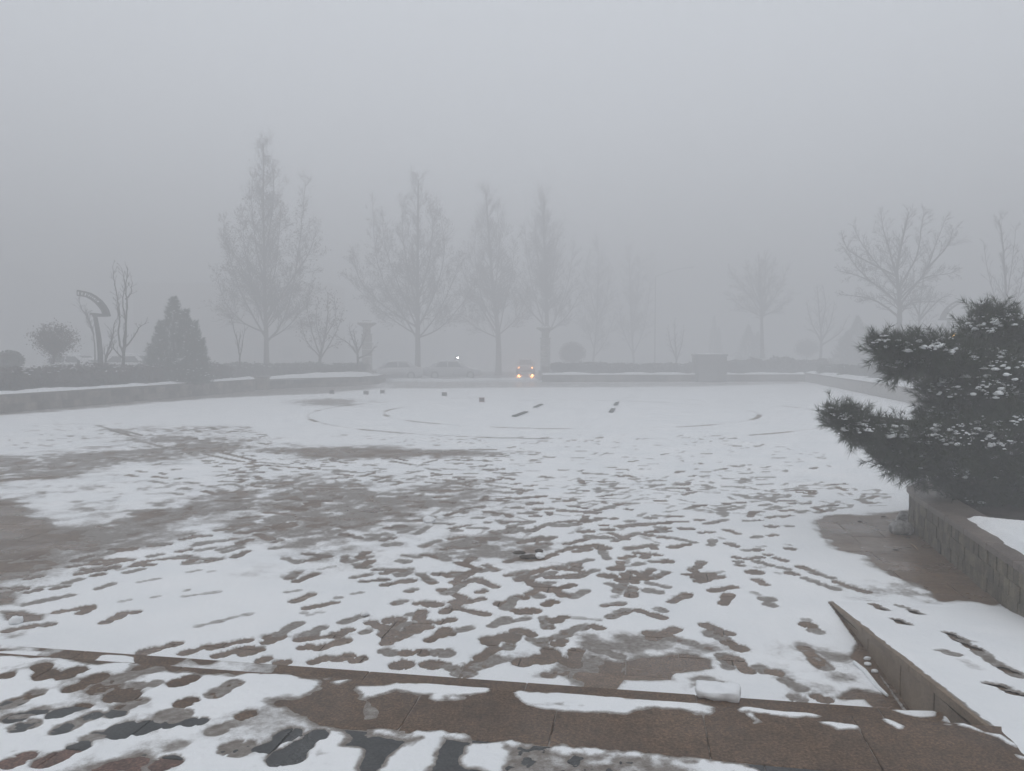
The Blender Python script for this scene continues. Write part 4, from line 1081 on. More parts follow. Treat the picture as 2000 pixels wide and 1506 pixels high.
bare_tree('bare_tree', 'tiny faint leafless tree left of the box-shaped plinth', 76.0,
  [[(1320,735),(1321,700),(1318,660),(1318,625)], [(1321,705),(1332,670),(1336,640)], [(1320,700),(1308,665),(1304,640)]],
  (3.0, 2.0), 18, group=TG, maxlev=3, dens=(5, 6, 5), up=0.3, spread=(25, 50), bdens=4)
bare_tree('bare_tree', 'rounded leafless tree with a straight stem right of the box-shaped plinth', 80.0,
  [[(1489,700),(1488,640),(1487,600),(1484,550),(1482,505)], [(1488,612),(1465,580),(1440,550),(1425,525)], [(1488,615),(1510,585),(1528,550),(1540,520)], [(1488,605),(1470,560),(1458,515)], [(1488,605),(1502,560),(1512,512)], [(1488,618),(1450,600),(1420,575)], [(1488,618),(1520,602),(1548,575)], [(1487,600),(1495,540),(1495,500)]],
  (5.0, 1.8), 19, group=TG, maxlev=3, dens=(8, 9, 7), up=0.3, spread=(24, 52), bdens=6, blen=0.30)
bare_tree('bare_tree', 'wide branching leafless tree directly behind the top left tips of the pine', 50.0,
  [[(1754,725),(1756,650),(1757,590),(1752,530),(1762,470),(1775,415)], [(1757,600),(1735,575),(1700,550),(1665,535),(1640,530)], [(1757,570),(1725,530),(1700,500),(1680,470),(1665,440)], [(1757,595),(1785,560),(1810,525),(1830,470),(1850,420)], [(1757,585),(1800,545),(1850,535),(1868,530)],
   [(1755,560),(1740,500),(1725,450),(1720,415)], [(1756,620),(1715,590),(1680,580),(1640,575)], [(1758,600),(1795,590),(1845,590)], [(1752,540),(1712,520),(1660,490),(1645,460)], [(1757,560),(1790,500),(1800,440),(1805,410)], [(1700,550),(1672,520),(1652,490)], [(1810,525),(1850,480),(1862,445)]],
  (8.5, 3.0), 20, group=TG, maxlev=3, dens=(8, 9, 7), up=0.25, spread=(24, 58), bdens=4.6, blen=0.24)
bare_tree('bare_tree', 'thin leafless tree between the wide tree and the right lamp sculpture', 54.0,
  [[(1797,720),(1796,660),(1795,615),(1800,570),(1806,530)], [(1795,615),(1780,585),(1772,550)], [(1796,620),(1815,590),(1825,560)], [(1796,625),(1835,585),(1860,575)]],
  (3.6, 2.4), 21, group=TG, maxlev=3, dens=(5, 6, 5), up=0.25, spread=(25, 55), bdens=3.5)
bare_tree('bare_tree', 'many-stemmed leafless tree at the right edge above the pine', 50.0,
  [[(1962,730),(1962,650),(1964,590),(1962,520),(1955,450),(1950,430)], [(1963,640),(1945,590),(1930,530),(1920,470)], [(1963,640),(1985,590),(1998,530),(2010,450)], [(1962,640),(2000,600),(2040,540),(2060,470)], [(1963,600),(1975,530),(1985,440)]],
  (5, 2.0), 22, group=TG, maxlev=3, dens=(5, 6, 5), up=0.45, spread=(20, 42), bdens=3.2, blen=0.22)
bare_tree('bare_tree', 'faint low leafless tree between the plinth tree and the wide tree', 78.0,
  [[(1602,715),(1604,660),(1600,610),(1596,560)], [(1603,670),(1622,630),(1630,590)], [(1603,665),(1585,630),(1575,590)], [(1602,650),(1612,600),(1608,560)], [(1603,675),(1640,650),(1655,620)]],
  (4.0, 2.6), 23, group=TG, maxlev=3, dens=(5, 6, 5), up=0.3, spread=(25, 50), bdens=3.4)
# left group
bare_tree('bare_tree', 'upright leafless tree of several crooked stems right of the left lamp sculpture', 35.5,
  [[(240,722),(242,688),(244,650),(248,600),(246,560),(250,525)], [(241,690),(232,660),(233,610),(228,575),(222,545),(220,520)], [(242,688),(246,640),(240,590),(244,555),(238,525)], [(241,700),(222,680),(218,650)], [(243,680),(260,660),(272,640),(284,632)], [(246,585),(256,570),(258,550)], [(233,620),(228,600),(232,580)]],
  (4.2, 2.4), 24, group=TG, maxlev=2, dens=(6, 6), up=0.5, spread=(18, 45), bdens=3.4, blen=0.13)
bare_tree('bare_tree', 'short forked leafless tree close against the left lamp sculpture', 35.2,
  [[(206,722),(207,700),(212,682),(219,660),(223,635),(230,618)], [(207,702),(204,690),(203,686)], [(213,680),(218,665),(216,645)], [(207,700),(218,682),(222,672)]],
  (3.4, 2.2), 25, group=TG, maxlev=2, dens=(6, 6), up=0.4, spread=(20, 45), bdens=3.0, blen=0.22)
bare_tree('bare_tree', 'thin dim leafless tree behind the left lamp sculpture', 42.0,
  [[(186,715),(184,660),(176,630),(166,605)], [(183,655),(172,625),(158,600),(154,580)], [(180,640),(165,610)]],
  (2.2, 1.5), 26, group=TG, maxlev=3, dens=(6, 6, 5), up=0.4, spread=(18, 40), bdens=4, blen=0.3)
bare_tree('bare_tree', 'tiny forked leafless sapling left of the tallest tree', 44.0,
  [[(468,720),(468,700),(464,670),(456,640),(452,622)], [(468,702),(474,670),(478,640)], [(465,680),(470,650)]],
  (2.6, 1.8), 27, group=TG, maxlev=2, dens=(5, 5), up=0.4, spread=(20, 40), bdens=3, blen=0.2)
bare_tree('bare_tree', 'low bushy leafless tree crossing in front of the left column', 49.0,
  [[(700,722),(698,690),(694,665),(690,645)], [(698,692),(685,675),(672,665),(655,655)], [(698,690),(710,665),(715,648)], [(697,680),(686,655),(682,640)], [(699,700),(722,690),(733,675)]],
  (3.6, 2.6), 28, group=TG, maxlev=3, dens=(8, 8, 6), up=0.2, spread=(25, 60), bdens=6, blen=0.3)
# small clipped round-headed tree at the far left
dome = [[(104,722),(105,705),(106,692)]]
for k in range(15):
    a = math.pi * (0.08 + 0.84 * k / 14)
    dome.append([(106,694), (106 + 16 * math.cos(a), 682 - 8 * math.sin(a)), (106 + 34 * math.cos(a), 668 - 20 * math.sin(a) * (0.9 + 0.2 * (k % 3)))])
bare_tree('round_headed_tree', 'small dense round-headed tree on a short stem at the far left', 33.5, dome, (3.6, 1.6), 29,
  maxlev=3, dens=(9, 12, 9), up=0.25, spread=(25, 65), bdens=11, blen=0.22, depth=0.7, leaves=3200, leaf=0.035)

# ------------------------------------------------------------------ evergreens
def needles(name, rngs, shoots, nl, width, per, mat):
    """shoots: (n,6) base point and direction with length; returns mesh of needle triangles"""
    S = np.asarray(shoots); n = len(S)
    P = S[:, :3]; D = S[:, 3:6]
    Ls = np.linalg.norm(D, axis=1, keepdims=True); Dn = D / Ls
    rg = np.random.default_rng(rngs)
    f = rg.random((n, per)) ** 0.8
    base = P[:, None, :] + D[:, None, :] * f[..., None]
    rnd = rg.normal(size=(n, per, 3)); rnd -= (rnd * Dn[:, None, :]).sum(-1, keepdims=True) * Dn[:, None, :]
    rnd /= np.linalg.norm(rnd, axis=-1, keepdims=True) + 1e-9
    spread = rg.uniform(0.4, 1.05, (n, per, 1))
    nd = Dn[:, None, :] * np.cos(spread) + rnd * np.sin(spread)
    tip = base + nd * nl * rg.uniform(0.7, 1.15, (n, per, 1))
    sd = np.cross(nd, rg.normal(size=(n, per, 3))); sd /= np.linalg.norm(sd, axis=-1, keepdims=True) + 1e-9
    v = np.stack([base - sd * width / 2, base + sd * width / 2, tip], 2).reshape(-1, 3)
    fa = np.arange(len(v)).reshape(-1, 3)
    return np_mesh(name, v, fa)

def ellipsoid_shoots(rg, c, r, n, L, out=1.0, up=0.5, core=0.35):
    """shoots spread through the outer shell of an ellipsoid, pointing out and up"""
    d = rg.normal(size=(n, 3)); d /= np.linalg.norm(d, axis=1, keepdims=True)
    rad = core + (1 - core) * rg.random((n, 1)) ** 0.5
    bumpy = 0.82 + 0.36 * rg.random((n, 1))
    p = np.asarray(c) + d * np.asarray(r) * rad * bumpy
    nd = d * out / np.asarray(r) * np.mean(r) + np.array((0, 0, up)) + rg.normal(size=(n, 3)) * 0.35
    nd /= np.linalg.norm(nd, axis=1, keepdims=True)
    return np.concatenate([p - nd * L * 0.5, nd * L * rg.uniform(0.7, 1.25, (n, 1))], 1)

def blob(mb, c, r, rng, k=1.0):
    """lumpy little snow cushion"""
    n = 7; vs = []; ax = rng.uniform(0, 6.28)
    for i, (zr, rr) in enumerate(((-0.45, 0.55), (-0.1, 1.0), (0.35, 0.78), (0.62, 0.3))):
        for j in range(n):
            a = ax + 2 * math.pi * j / n; w = rr * rng.uniform(0.8, 1.2)
            vs.append((c[0] + r[0] * w * math.cos(a), c[1] + r[1] * w * math.sin(a), c[2] + r[2] * zr))
    fs = [tuple(reversed(range(n))), tuple(3 * n + j for j in range(n))]
    for i in range(3):
        for j in range(n): fs.append((i * n + j, i * n + (j + 1) % n, (i + 1) * n + (j + 1) % n, (i + 1) * n + j))
    mb.add(vs, fs)

# the near pine in the planter; lobes by where they show: (px, py, distance, half width px, half height px, shoots)
PY = 8.9
LOBES = [(1908,640,PY-.1,38,50,230),(1935,618,PY,26,36,120),(1985,650,PY+.1,70,48,330),(1965,622,PY-.2,30,34,110),(2060,640,PY+.2,90,60,220),
         (1905,690,PY-.3,60,38,300),(1728,668,PY-.7,34,26,170),(1790,672,PY-.8,46,30,220),(1845,690,PY-.6,50,34,250),(1765,705,PY-.6,46,26,190),(1838,745,PY-.4,40,30,170),
         (1880,760,PY-.5,85,60,480),(1960,740,PY-.6,80,70,420),(2060,760,PY,110,90,300),(1830,800,PY-.5,40,26,170),
         (1632,806,PY-1.0,24,22,130),(1672,824,PY-1.0,42,26,230),(1730,838,PY-.9,50,32,280),(1790,850,PY-.8,60,42,320),(1745,880,PY-.8,50,28,200),(1765,900,PY-.7,36,18,110),
         (1860,850,PY-.9,80,60,420),(1950,850,PY-1.0,80,80,420),(1900,920,PY-.7,76,46,320),(1980,930,PY-.8,70,60,300),(2080,880,PY,120,110,260),(2170,700,PY+.3,80,70,240),(2190,830,PY+.2,100,90,300),(2170,930,PY+.1,100,60,240),(1880,965,PY-.5,56,26,170),(1960,985,PY-.5,80,30,200),(1800,905,PY-.6,40,20,100),
         (1905,590,PY-.1,12,18,26),(1945,596,PY,12,16,22),(1835,655,PY-.6,20,20,50),(1712,655,PY-.8,16,14,36),(1625,790,PY-1.0,14,14,30),(1660,800,PY-1.0,16,14,34)]
rg = np.random.default_rng(3); rng = random.Random(33)
sh = []; pine_base = AT(2015, 1010, PY + 0.15); pine_base.z = PH - 0.06
root = empty('pine_tree', pine_base)
tag(root, 'dark pine dusted with snow in the planter at the right', 'pine tree')
inv = Matrix.Translation(pine_base).inverted()
brm = MB()
trunk_pts = [pine_base + Vector((0, 0, 0)), pine_base + Vector((-0.05, -0.05, 0.6)), pine_base + Vector((-0.1, -0.1, 1.3)), pine_base + Vector((-0.12, -0.1, 2.0))]
tk = MB().tube(trunk_pts, [0.11, 0.09, 0.06, 0.025], 8)
o = tk.build('trunk', M['bark'], root, smooth=True); o.matrix_parent_inverse = inv
clump = MB()
for px, py, yy, rx, ry, n in LOBES:
    c = AT(px + 8, py + 16, yy); s_ = yy / F_PX
    r_ = (rx * s_ * 0.92, max(rx, ry) * s_ * 0.9, ry * s_ * 0.82)
    sh.append(ellipsoid_shoots(rg, c, r_, int(n * 0.46), 0.23, out=1.1, up=0.7, core=0.5))
    # limb from the trunk to the lobe
    f = min(max((c.z - pine_base.z) / 2.1, 0.1), 0.95)
    i = min(int(f * 3), 2); a = trunk_pts[i].lerp(trunk_pts[i + 1], f * 3 - i); a.z = min(a.z, c.z - 0.05) if c.z - 0.05 > pine_base.z else a.z
    mid = a.lerp(c, 0.55) + Vector((0, 0, -0.12))
    brm.tube([a, mid, Vector(c)], [0.035, 0.022, 0.009], 5)
    # snow lying on its upper side
    for _ in range(int(n * (0.15 if py < 860 else 0.04))):
        a = rng.uniform(math.pi, 2 * math.pi); e = rng.uniform(0.0, 1.1)
        p = (c.x + r_[0] * math.cos(a) * math.cos(e) * 1.0, c.y + r_[1] * math.sin(a) * math.cos(e), c.z + r_[2] * math.sin(e) * 0.95)
        q_ = rng.choice((.45, .6, .8, 1, 1, 1.4, 1.9))
        for h_ in range(rng.choice((1, 1, 2, 3))):
            pp = (p[0] + rng.gauss(0, .022) * (h_ > 0), p[1] + rng.gauss(0, .02) * (h_ > 0), p[2] + 0.01 + rng.gauss(0, .008))
            blob(clump, pp, (0.017 * q_ * rng.uniform(0.7, 1.5), 0.016 * q_, 0.013 * q_ * rng.uniform(.7, 1.3)), rng)
sh = np.concatenate(sh)
o = link('crown', needles('crown', 7, sh, 0.10, 0.006, 52, None), M['needle'], root); o.matrix_parent_inverse = inv
o = brm.build('branches', M['bark'], root); o.matrix_parent_inverse = inv; o['kind'] = 'stuff'
o = clump.build('snow_clumps', M['snow_plain'], root, smooth=True); o.matrix_parent_inverse = inv; o['kind'] = 'stuff'

def conifer(name, label, Y, px, base_py, tips, halfw, seed, mat='needle_far', group=None, snow=0.05):
    """garden conifer of one or more pointed tops: tips = (px, py, half width at foot)"""
    rgc = np.random.default_rng(seed); rg_ = random.Random(seed); s_ = Y / F_PX
    base = AT(px, base_py, Y); base.z = 0.5
    root = empty(name, base); tag(root, label, 'conifer', group); inv = Matrix.Translation(base).inverted()
    S = []; cl = MB(); trm = MB()
    for (tx, ty, hw) in tips:
        top = AT(tx, ty, Y); H = top.z - base.z; bx = AT(tx, base_py, Y).x
        trm.tube([Vector((bx, Y, base.z)), Vector((bx, Y, base.z + H * 0.5)), Vector((top.x, Y, top.z))], [0.07, 0.05, 0.01], 6)
        n = int(260 * H * hw * s_) + 60
        u = rgc.random(n) ** 1.35
        ang = rgc.random(n) * 6.283
        lump = 0.38 + 1.05 * vnoise(ang * 2.1, u * 8 + tx * 0.1, seed) + 0.10 * rgc.random(n)
        rad = 1.12 * hw * s_ * (1 - u) ** 0.88 * lump * (0.55 + 0.45 * rgc.random(n))
        rad = np.where(u < 0.08, rad * 0.8, rad)
        p = np.stack([bx + (top.x - bx) * u + rad * np.cos(ang), Y + rad * np.sin(ang), base.z + 0.1 + (H - 0.1) * u], 1)
        d = np.stack([np.cos(ang), np.sin(ang), 0.55 + 0.9 * u], 1); d += rgc.normal(size=d.shape) * 0.25
        d /= np.linalg.norm(d, axis=1, keepdims=True)
        S.append(np.concatenate([p - d * 0.12, d * 0.26 * rgc.uniform(0.7, 1.2, (n, 1))], 1))
        for i in range(int(n * snow)):
            blob(cl, p[i] + d[i] * 0.1, (0.05 * rg_.uniform(.6, 1.3), 0.05, 0.03), rg_)
    o = trm.build('trunk', M['bark'], root); o.matrix_parent_inverse = inv
    o = link('crown', needles('crown', seed, np.concatenate(S), 0.13, 0.012, 26, None), M[mat], root); o.matrix_parent_inverse = inv
    if cl.v:
        o = cl.build('snow_clumps', M['snow_plain'], root, smooth=True); o.matrix_parent_inverse = inv; o['kind'] = 'stuff'
    return root
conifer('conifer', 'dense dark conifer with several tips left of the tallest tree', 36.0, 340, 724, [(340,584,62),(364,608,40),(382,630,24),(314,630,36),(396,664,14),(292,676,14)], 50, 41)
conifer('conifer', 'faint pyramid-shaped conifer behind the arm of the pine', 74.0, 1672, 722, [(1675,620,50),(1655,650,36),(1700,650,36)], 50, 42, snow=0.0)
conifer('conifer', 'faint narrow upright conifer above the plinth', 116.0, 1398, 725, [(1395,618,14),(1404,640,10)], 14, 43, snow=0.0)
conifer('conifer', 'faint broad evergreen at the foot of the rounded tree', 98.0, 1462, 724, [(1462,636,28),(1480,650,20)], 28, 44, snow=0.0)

# ------------------------------------------------------------------ hedges and bushes
def leaf_cloud(n, sampler, size, seed):
    rgc = np.random.default_rng(seed)
    P = sampler(rgc, n)
    u = rgc.normal(size=(n, 3)); u /= np.linalg.norm(u, axis=1, keepdims=True)
    w = np.cross(u, rgc.normal(size=(n, 3))); w /= np.linalg.norm(w, axis=1, keepdims=True)
    s_ = size * rgc.uniform(0.6, 1.3, (n, 1))
    v = np.stack([P - u * s_, P - w * s_ * .55, P + u * s_, P + w * s_ * .55], 1).reshape(-1, 3)
    return np_mesh('leaves', v, np.arange(len(v)).reshape(-1, 4)), P

def hedge(label, path, width, z0, h, n, size, seed, mat, snow=0.02, name='hedge', bumps=0.25, cat='hedge'):
    pts = path_pts(path, 0.25); m = len(pts)
    A = np.array([p for p, _ in pts]); N = np.array([(-t[1], t[0]) for _, t in pts])
    base = Vector((A[m // 2][0], A[m // 2][1], z0)); root = empty(name, base); tag(root, label, cat); inv = Matrix.Translation(base).inverted()
    top = 1 + bumps * fbm(A[:, 0] * 1.1, A[:, 1] * 1.1, seed, 4)
    def sam(rgc, n):
        i = rgc.integers(0, m, n)
        f = rgc.random(n); g = rgc.random(n)
        face = rgc.random(n)
        f = np.where(face < 0.45, f * 0.18, f); g = np.where((face >= 0.45) & (face < 0.85), 1 - 0.15 * rgc.random(n) ** 2, g)
        P = np.zeros((n, 3)); xy = A[i] + N[i] * (f * width)[:, None] + rgc.normal(size=(n, 2)) * 0.10
        P[:, :2] = xy; P[:, 2] = z0 + h * top[i] * g * (1 - 0.25 * (2 * f - 1) ** 2 * (g > .7)) + rgc.normal(size=n) * 0.04
        return P
    me, P = leaf_cloud(n, sam, size, seed)
    o = link('foliage', me, M[mat], root); o.matrix_parent_inverse = inv
    core = MB()
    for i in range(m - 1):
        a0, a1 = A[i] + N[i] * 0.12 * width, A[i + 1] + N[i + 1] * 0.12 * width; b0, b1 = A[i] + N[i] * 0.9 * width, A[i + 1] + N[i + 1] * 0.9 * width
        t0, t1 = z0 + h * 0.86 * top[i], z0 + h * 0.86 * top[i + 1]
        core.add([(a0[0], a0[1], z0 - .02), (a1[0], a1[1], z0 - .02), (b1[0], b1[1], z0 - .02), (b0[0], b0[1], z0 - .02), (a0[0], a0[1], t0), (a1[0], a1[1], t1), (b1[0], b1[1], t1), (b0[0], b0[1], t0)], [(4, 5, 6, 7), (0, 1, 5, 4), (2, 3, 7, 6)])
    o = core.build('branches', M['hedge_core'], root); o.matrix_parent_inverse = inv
    rg_ = random.Random(seed); cl = MB()
    hi = [p for p in P if p[2] > z0 + h * 0.72]
    for p in rg_.sample(hi, min(len(hi), int(len(hi) * snow))):
        blob(cl, p + np.array((0, 0, 0.02)), (0.06 * rg_.uniform(.5, 1.6), 0.06, 0.025), rg_)
    if cl.v:
        o = cl.build('snow_clumps', M['snow_plain'], root, smooth=True); o.matrix_parent_inverse = inv; o['kind'] = 'stuff'
    return root

def bush(label, px, py_c, Y, rx, ry, n, size, seed, mat, z0=0.5, name='bush'):
    c = AT(px, py_c, Y); s_ = Y / F_PX; r_ = (rx * s_, rx * s_, ry * s_)
    base = Vector((c.x, c.y, z0)); root = empty(name, base); tag(root, label, 'bush'); inv = Matrix.Translation(base).inverted()
    def sam(rgc, n):
        d = rgc.normal(size=(n, 3)); d /= np.linalg.norm(d, axis=1, keepdims=True)
        return np.array(c) + d * np.array(r_) * (0.72 + 0.34 * rgc.random((n, 1)))
    me, _ = leaf_cloud(n, sam, size, seed)
    o = link('foliage', me, M[mat], root); o.matrix_parent_inverse = inv
    mb = MB(); mb.lathe([(0.05, -r_[2] * .8), (r_[0] * .7, -r_[2] * .5), (r_[0] * .85, 0), (r_[0] * .65, r_[2] * .55), (0.05, r_[2] * .85)], c, 12)
    mb.tube([base - Vector((0, 0, 0.1)), Vector((c.x, c.y, c.z - r_[2] * .6))], 0.05, 6)
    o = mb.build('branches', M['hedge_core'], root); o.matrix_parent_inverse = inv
    return root

LH = lambda t, off: LWa + (LW1 - LWa) * t + LN * off
hedge('long brown hedge speckled with snow behind the left wall', [LH(0, 0.85), LH(0.5, 0.85), LH(0.97, 0.85)], 2.2, 0.5, 0.98, 26000, 0.05, 51, 'hedge_brown', 0.02)
hedge('dull hedge behind the white mound ending at the left column', [AT(455, 700, 46.0).xy[:], AT(500, 700, 47.5).xy[:], AT(600, 700, 48.5).xy[:], AT(716, 700, 49.5).xy[:]], 1.6, 0.5, 0.85, 11000, 0.06, 52, 'hedge_green', 0.015)
hedge('low dark hedge along the back wall left of the plinth', [AT(1075, 700, 57.0).xy[:], AT(1220, 700, 57.0).xy[:], AT(1368, 700, 57.0).xy[:]], 1.5, 0.42, 0.82, 12000, 0.07, 53, 'hedge_brown', 0.012)
hedge('hedge along the back wall right of the plinth', [AT(1418, 700, 57.2).xy[:], AT(1500, 700, 57.3).xy[:], AT(1620, 700, 57.5).xy[:]], 1.6, 0.42, 1.15, 9000, 0.07, 54, 'hedge_brown', 0.010, bumps=0.35)
for i, (x0, x1, yy, h_, lab) in enumerate(((1600, 1650, 50.0, .70, 'farthest clipped hedge block on the snowy bed behind the pine'), (1640, 1705, 45.0, .75, 'middle clipped hedge block on the snowy bed behind the pine'), (1702, 1775, 39.5, .80, 'nearest clipped hedge block on the snowy bed behind the pine'))):
    hedge(lab, [AT(x0, 700, yy).xy[:], AT(x1, 700, yy - .8).xy[:]], 1.6, 0.54, h_, 4200, 0.05, 55 + i, 'hedge_green', 0.01, bumps=0.12)
bush('round clipped bush just right of the right column', 1118, 690, 80.0, 26, 22, 2600, 0.07, 61, 'hedge_brown', 0.42)
bush('faint small round bush right of the plinth tree', 1576, 680, 92.0, 24, 18, 1600, 0.07, 62, 'hedge_brown', 0.5)
bush('low dim bush at the left edge of the view', 18, 705, 36.0, 26, 20, 1500, 0.06, 63, 'hedge_green', 0.5)
# ================================================================== THINGS
def put(mb, name, mat, root, **k):
    o = mb.build(name, M[mat], root, **k); o.matrix_parent_inverse = Matrix.Translation(root.location).inverted(); return o

# ---- curved lamp sculptures
def arc_lamp(label, Y, pole, bracket, outer, inner, w_px, z0):
    s_ = Y / F_PX
    pts = [AT(p[0], p[1], Y) for p in pole]; pts[0].z = z0
    root = empty('lamp_sculpture', pts[0]); tag(root, label, 'lamp')
    m = MB(); n = len(pts)
    m.tube(pts, [w_px[0] * s_ * (1 - 0.30 * i / (n - 1)) for i in range(n)], 10)
    put(m, 'pole', 'metal_dark', root, smooth=True)
    a, b = AT(bracket[0][0], bracket[0][1], Y), AT(bracket[1][0], bracket[1][1], Y)
    m = MB()
    for dy in (-0.10, 0.10): m.tube([a + Vector((0, dy, 0)), b + Vector((0, dy, 0))], 0.05, 6)
    m.box(((a.x + b.x) / 2, a.y, (a.z + b.z) / 2 - 0.05), (abs(b.x - a.x) * 0.8, 0.22, 0.09))
    put(m, 'bracket', 'metal_dark', root)
    O = [AT(p[0], p[1], Y) for p in outer]; I = [AT(p[0], p[1], Y) for p in inner]
    for dy in (-0.10, 0.10):
        put(MB().tube([p + Vector((0, dy, 0)) for p in O], 0.035, 6), 'rail', 'metal_dark', root)
        put(MB().tube([p + Vector((0, dy, 0)) for p in I], 0.03, 6), 'rail', 'metal_dark', root)
    def lerp(P, f):
        i = min(int(f * (len(P) - 1)), len(P) - 2); return P[i].lerp(P[i + 1], f * (len(P) - 1) - i)
    for k in range(11):
        f = k / 10; p, q_ = lerp(O, f), lerp(I, f)
        m = MB()
        for dy in (-0.10, 0.10): m.tube([p + Vector((0, dy, 0)), q_ + Vector((0, dy, 0))], 0.022, 5)
        m.tube([p + Vector((0, -0.1, 0)), p + Vector((0, 0.1, 0))], 0.022, 5)
        put(m, 'rung', 'metal_dark', root)
    # solid cheek near the root of the arc
    m = MB(); k = 8
    for i in range(k):
        f0, f1 = 0.42 * i / k, 0.42 * (i + 1) / k
        a0, a1, b0, b1 = lerp(O, f0), lerp(O, f1), lerp(I, f0), lerp(I, f1)
        d = Vector((0, 0.07, 0))
        m.add([a0 - d, a1 - d, b1 - d, b0 - d, a0 + d, a1 + d, b1 + d, b0 + d], [(0, 1, 2, 3), (7, 6, 5, 4), (0, 4, 5, 1), (2, 6, 7, 3)])
    put(m, 'cheek', 'metal_dark', root)
    return root
O_ = [(213,617),(210,607),(205,598),(197,588),(186,579),(175,573),(164,570),(153,568)]
I_ = [(203,614),(201,607),(196,600),(189,592),(180,585),(171,580),(162,578),(153,577)]
arc_lamp('tall lamp sculpture with curved pole and ladder-like arc arm on the left', 35.0,
  [(196,724),(196,690),(193,660),(189,635),(185,614)], ((179,613),(212,616)), O_, I_, (5.6,), 0.5)
fx = lambda P, sx, ox, oy, k: [(ox - (x - 185) * k * sx, oy + (y - 614) * k) for x, y in P]
arc_lamp('faint lamp sculpture with arc arm just above the pine on the right', 52.0,
  [(1846,735),(1846,700),(1848,675),(1850,655),(1853,625)], ((1860,622),(1834,624)), fx(O_, 1, 1860, 622, 0.82), fx(I_, 1, 1860, 622, 0.82), (4.2,), 0.54)

# ---- litter bin / post by the left lamp
b0 = AT(158, 722, 33.8); b0.z = 0.5
bn = empty('litter_bin', b0); tag(bn, 'small dark bin with a short side post left of the left lamp sculpture', 'bin')
put(MB().box((b0.x + 0.02, b0.y, 0.5 + 0.55), (0.27, 0.3, 0.5)), 'body', 'metal_dark', bn, bevel=0.02)
put(MB().box((b0.x + 0.02, b0.y, 0.5 + 0.83), (0.31, 0.34, 0.05)), 'lid', 'metal_dark', bn, bevel=0.01)
put(MB().box((b0.x - 0.10, b0.y, 0.5 + 0.70), (0.08, 0.08, 1.0)), 'post', 'metal_dark', bn)
put(MB().box((b0.x + 0.02, b0.y, 0.5 + 0.15), (0.2, 0.2, 0.3)), 'foot', 'metal_dark', bn)

# ---- columns with wide capitals
def column(label, px, Y, top_py, z0, hw_px):
    s_ = Y / F_PX; c = AT(px, 700, Y); base = Vector((c.x, Y, z0)); top = AT(px, top_py, Y).z
    root = empty('stone_column', base); tag(root, label, 'column'); H = top - z0; r_ = hw_px * s_
    put(MB().box((c.x, Y, z0 + 0.18), (r_ * 2.7, r_ * 2.7, 0.36)), 'base', 'column', root, bevel=0.02)
    hs = H - 0.36 - 0.95; nd = 5
    for k in range(nd):
        z_a, z_b = z0 + 0.36 + hs * k / nd + 0.012, z0 + 0.36 + hs * (k + 1) / nd - 0.012
        put(MB().lathe([(r_ * .97, z_a), (r_, z_a + 0.02), (r_, z_b - 0.02), (r_ * .97, z_b)], (c.x, Y, 0), 20), 'drum', 'column', root)
    zt = top - 0.95
    put(MB().lathe([(r_ * 1.12, zt), (r_ * 1.15, zt + 0.04), (r_ * 1.12, zt + 0.08)], (c.x, Y, 0), 20), 'ring', 'column', root)
    nk = MB()
    for j in range(12):
        a = 2 * math.pi * j / 12
        nk.tube([(c.x + r_ * .62 * math.cos(a), Y + r_ * .62 * math.sin(a), zt + 0.07), (c.x + r_ * .62 * math.cos(a), Y + r_ * .62 * math.sin(a), zt + 0.47)], r_ * 0.14, 5)
    nk.lathe([(r_ * .6, zt + 0.07), (r_ * .6, zt + 0.47)], (c.x, Y, 0), 14)
    put(nk, 'fluted_neck', 'column', root)
    put(MB().lathe([(r_ * .7, zt + 0.46), (r_ * 1.0, zt + 0.56), (r_ * 1.75, zt + 0.70), (r_ * 1.85, zt + 0.74), (r_ * 1.85, zt + 0.80), (r_ * 1.6, zt + 0.82)], (c.x, Y, 0), 24), 'capital', 'column', root)
    put(MB().lathe([(r_ * .95, zt + 0.82), (r_ * .95, zt + 0.93), (r_ * .8, zt + 0.95)], (c.x, Y, 0), 20), 'top_disc', 'column', root)
    put(MB().lathe([(r_ * 1.5, zt + 0.815), (r_ * 1.3, zt + 0.86), (r_ * .97, zt + 0.87)], (c.x, Y, 0), 20), 'snow_rim', 'snow_plain', root)
    return root
column('round stone column with a wide bowl capital at the end of the left hedge', 717, 50.0, 626, 0.5, 10)
column('round stone column with a wide capital right of the car headlights', 1065, 55.0, 636, 0.42, 9.5)
pb = AT(1066, 720, 54.6)
gp = empty('gate_post', (pb.x, pb.y, 0)); tag(gp, 'short square post at the end of the back wall under the right column', 'post')
put(MB().box((pb.x, pb.y, 0.5), (0.5, 0.5, 1.0)), 'shaft', 'wall_block', gp, bevel=0.02)
put(MB().box((pb.x, pb.y, 1.03), (0.58, 0.58, 0.07)), 'cap', 'coping', gp, bevel=0.01)

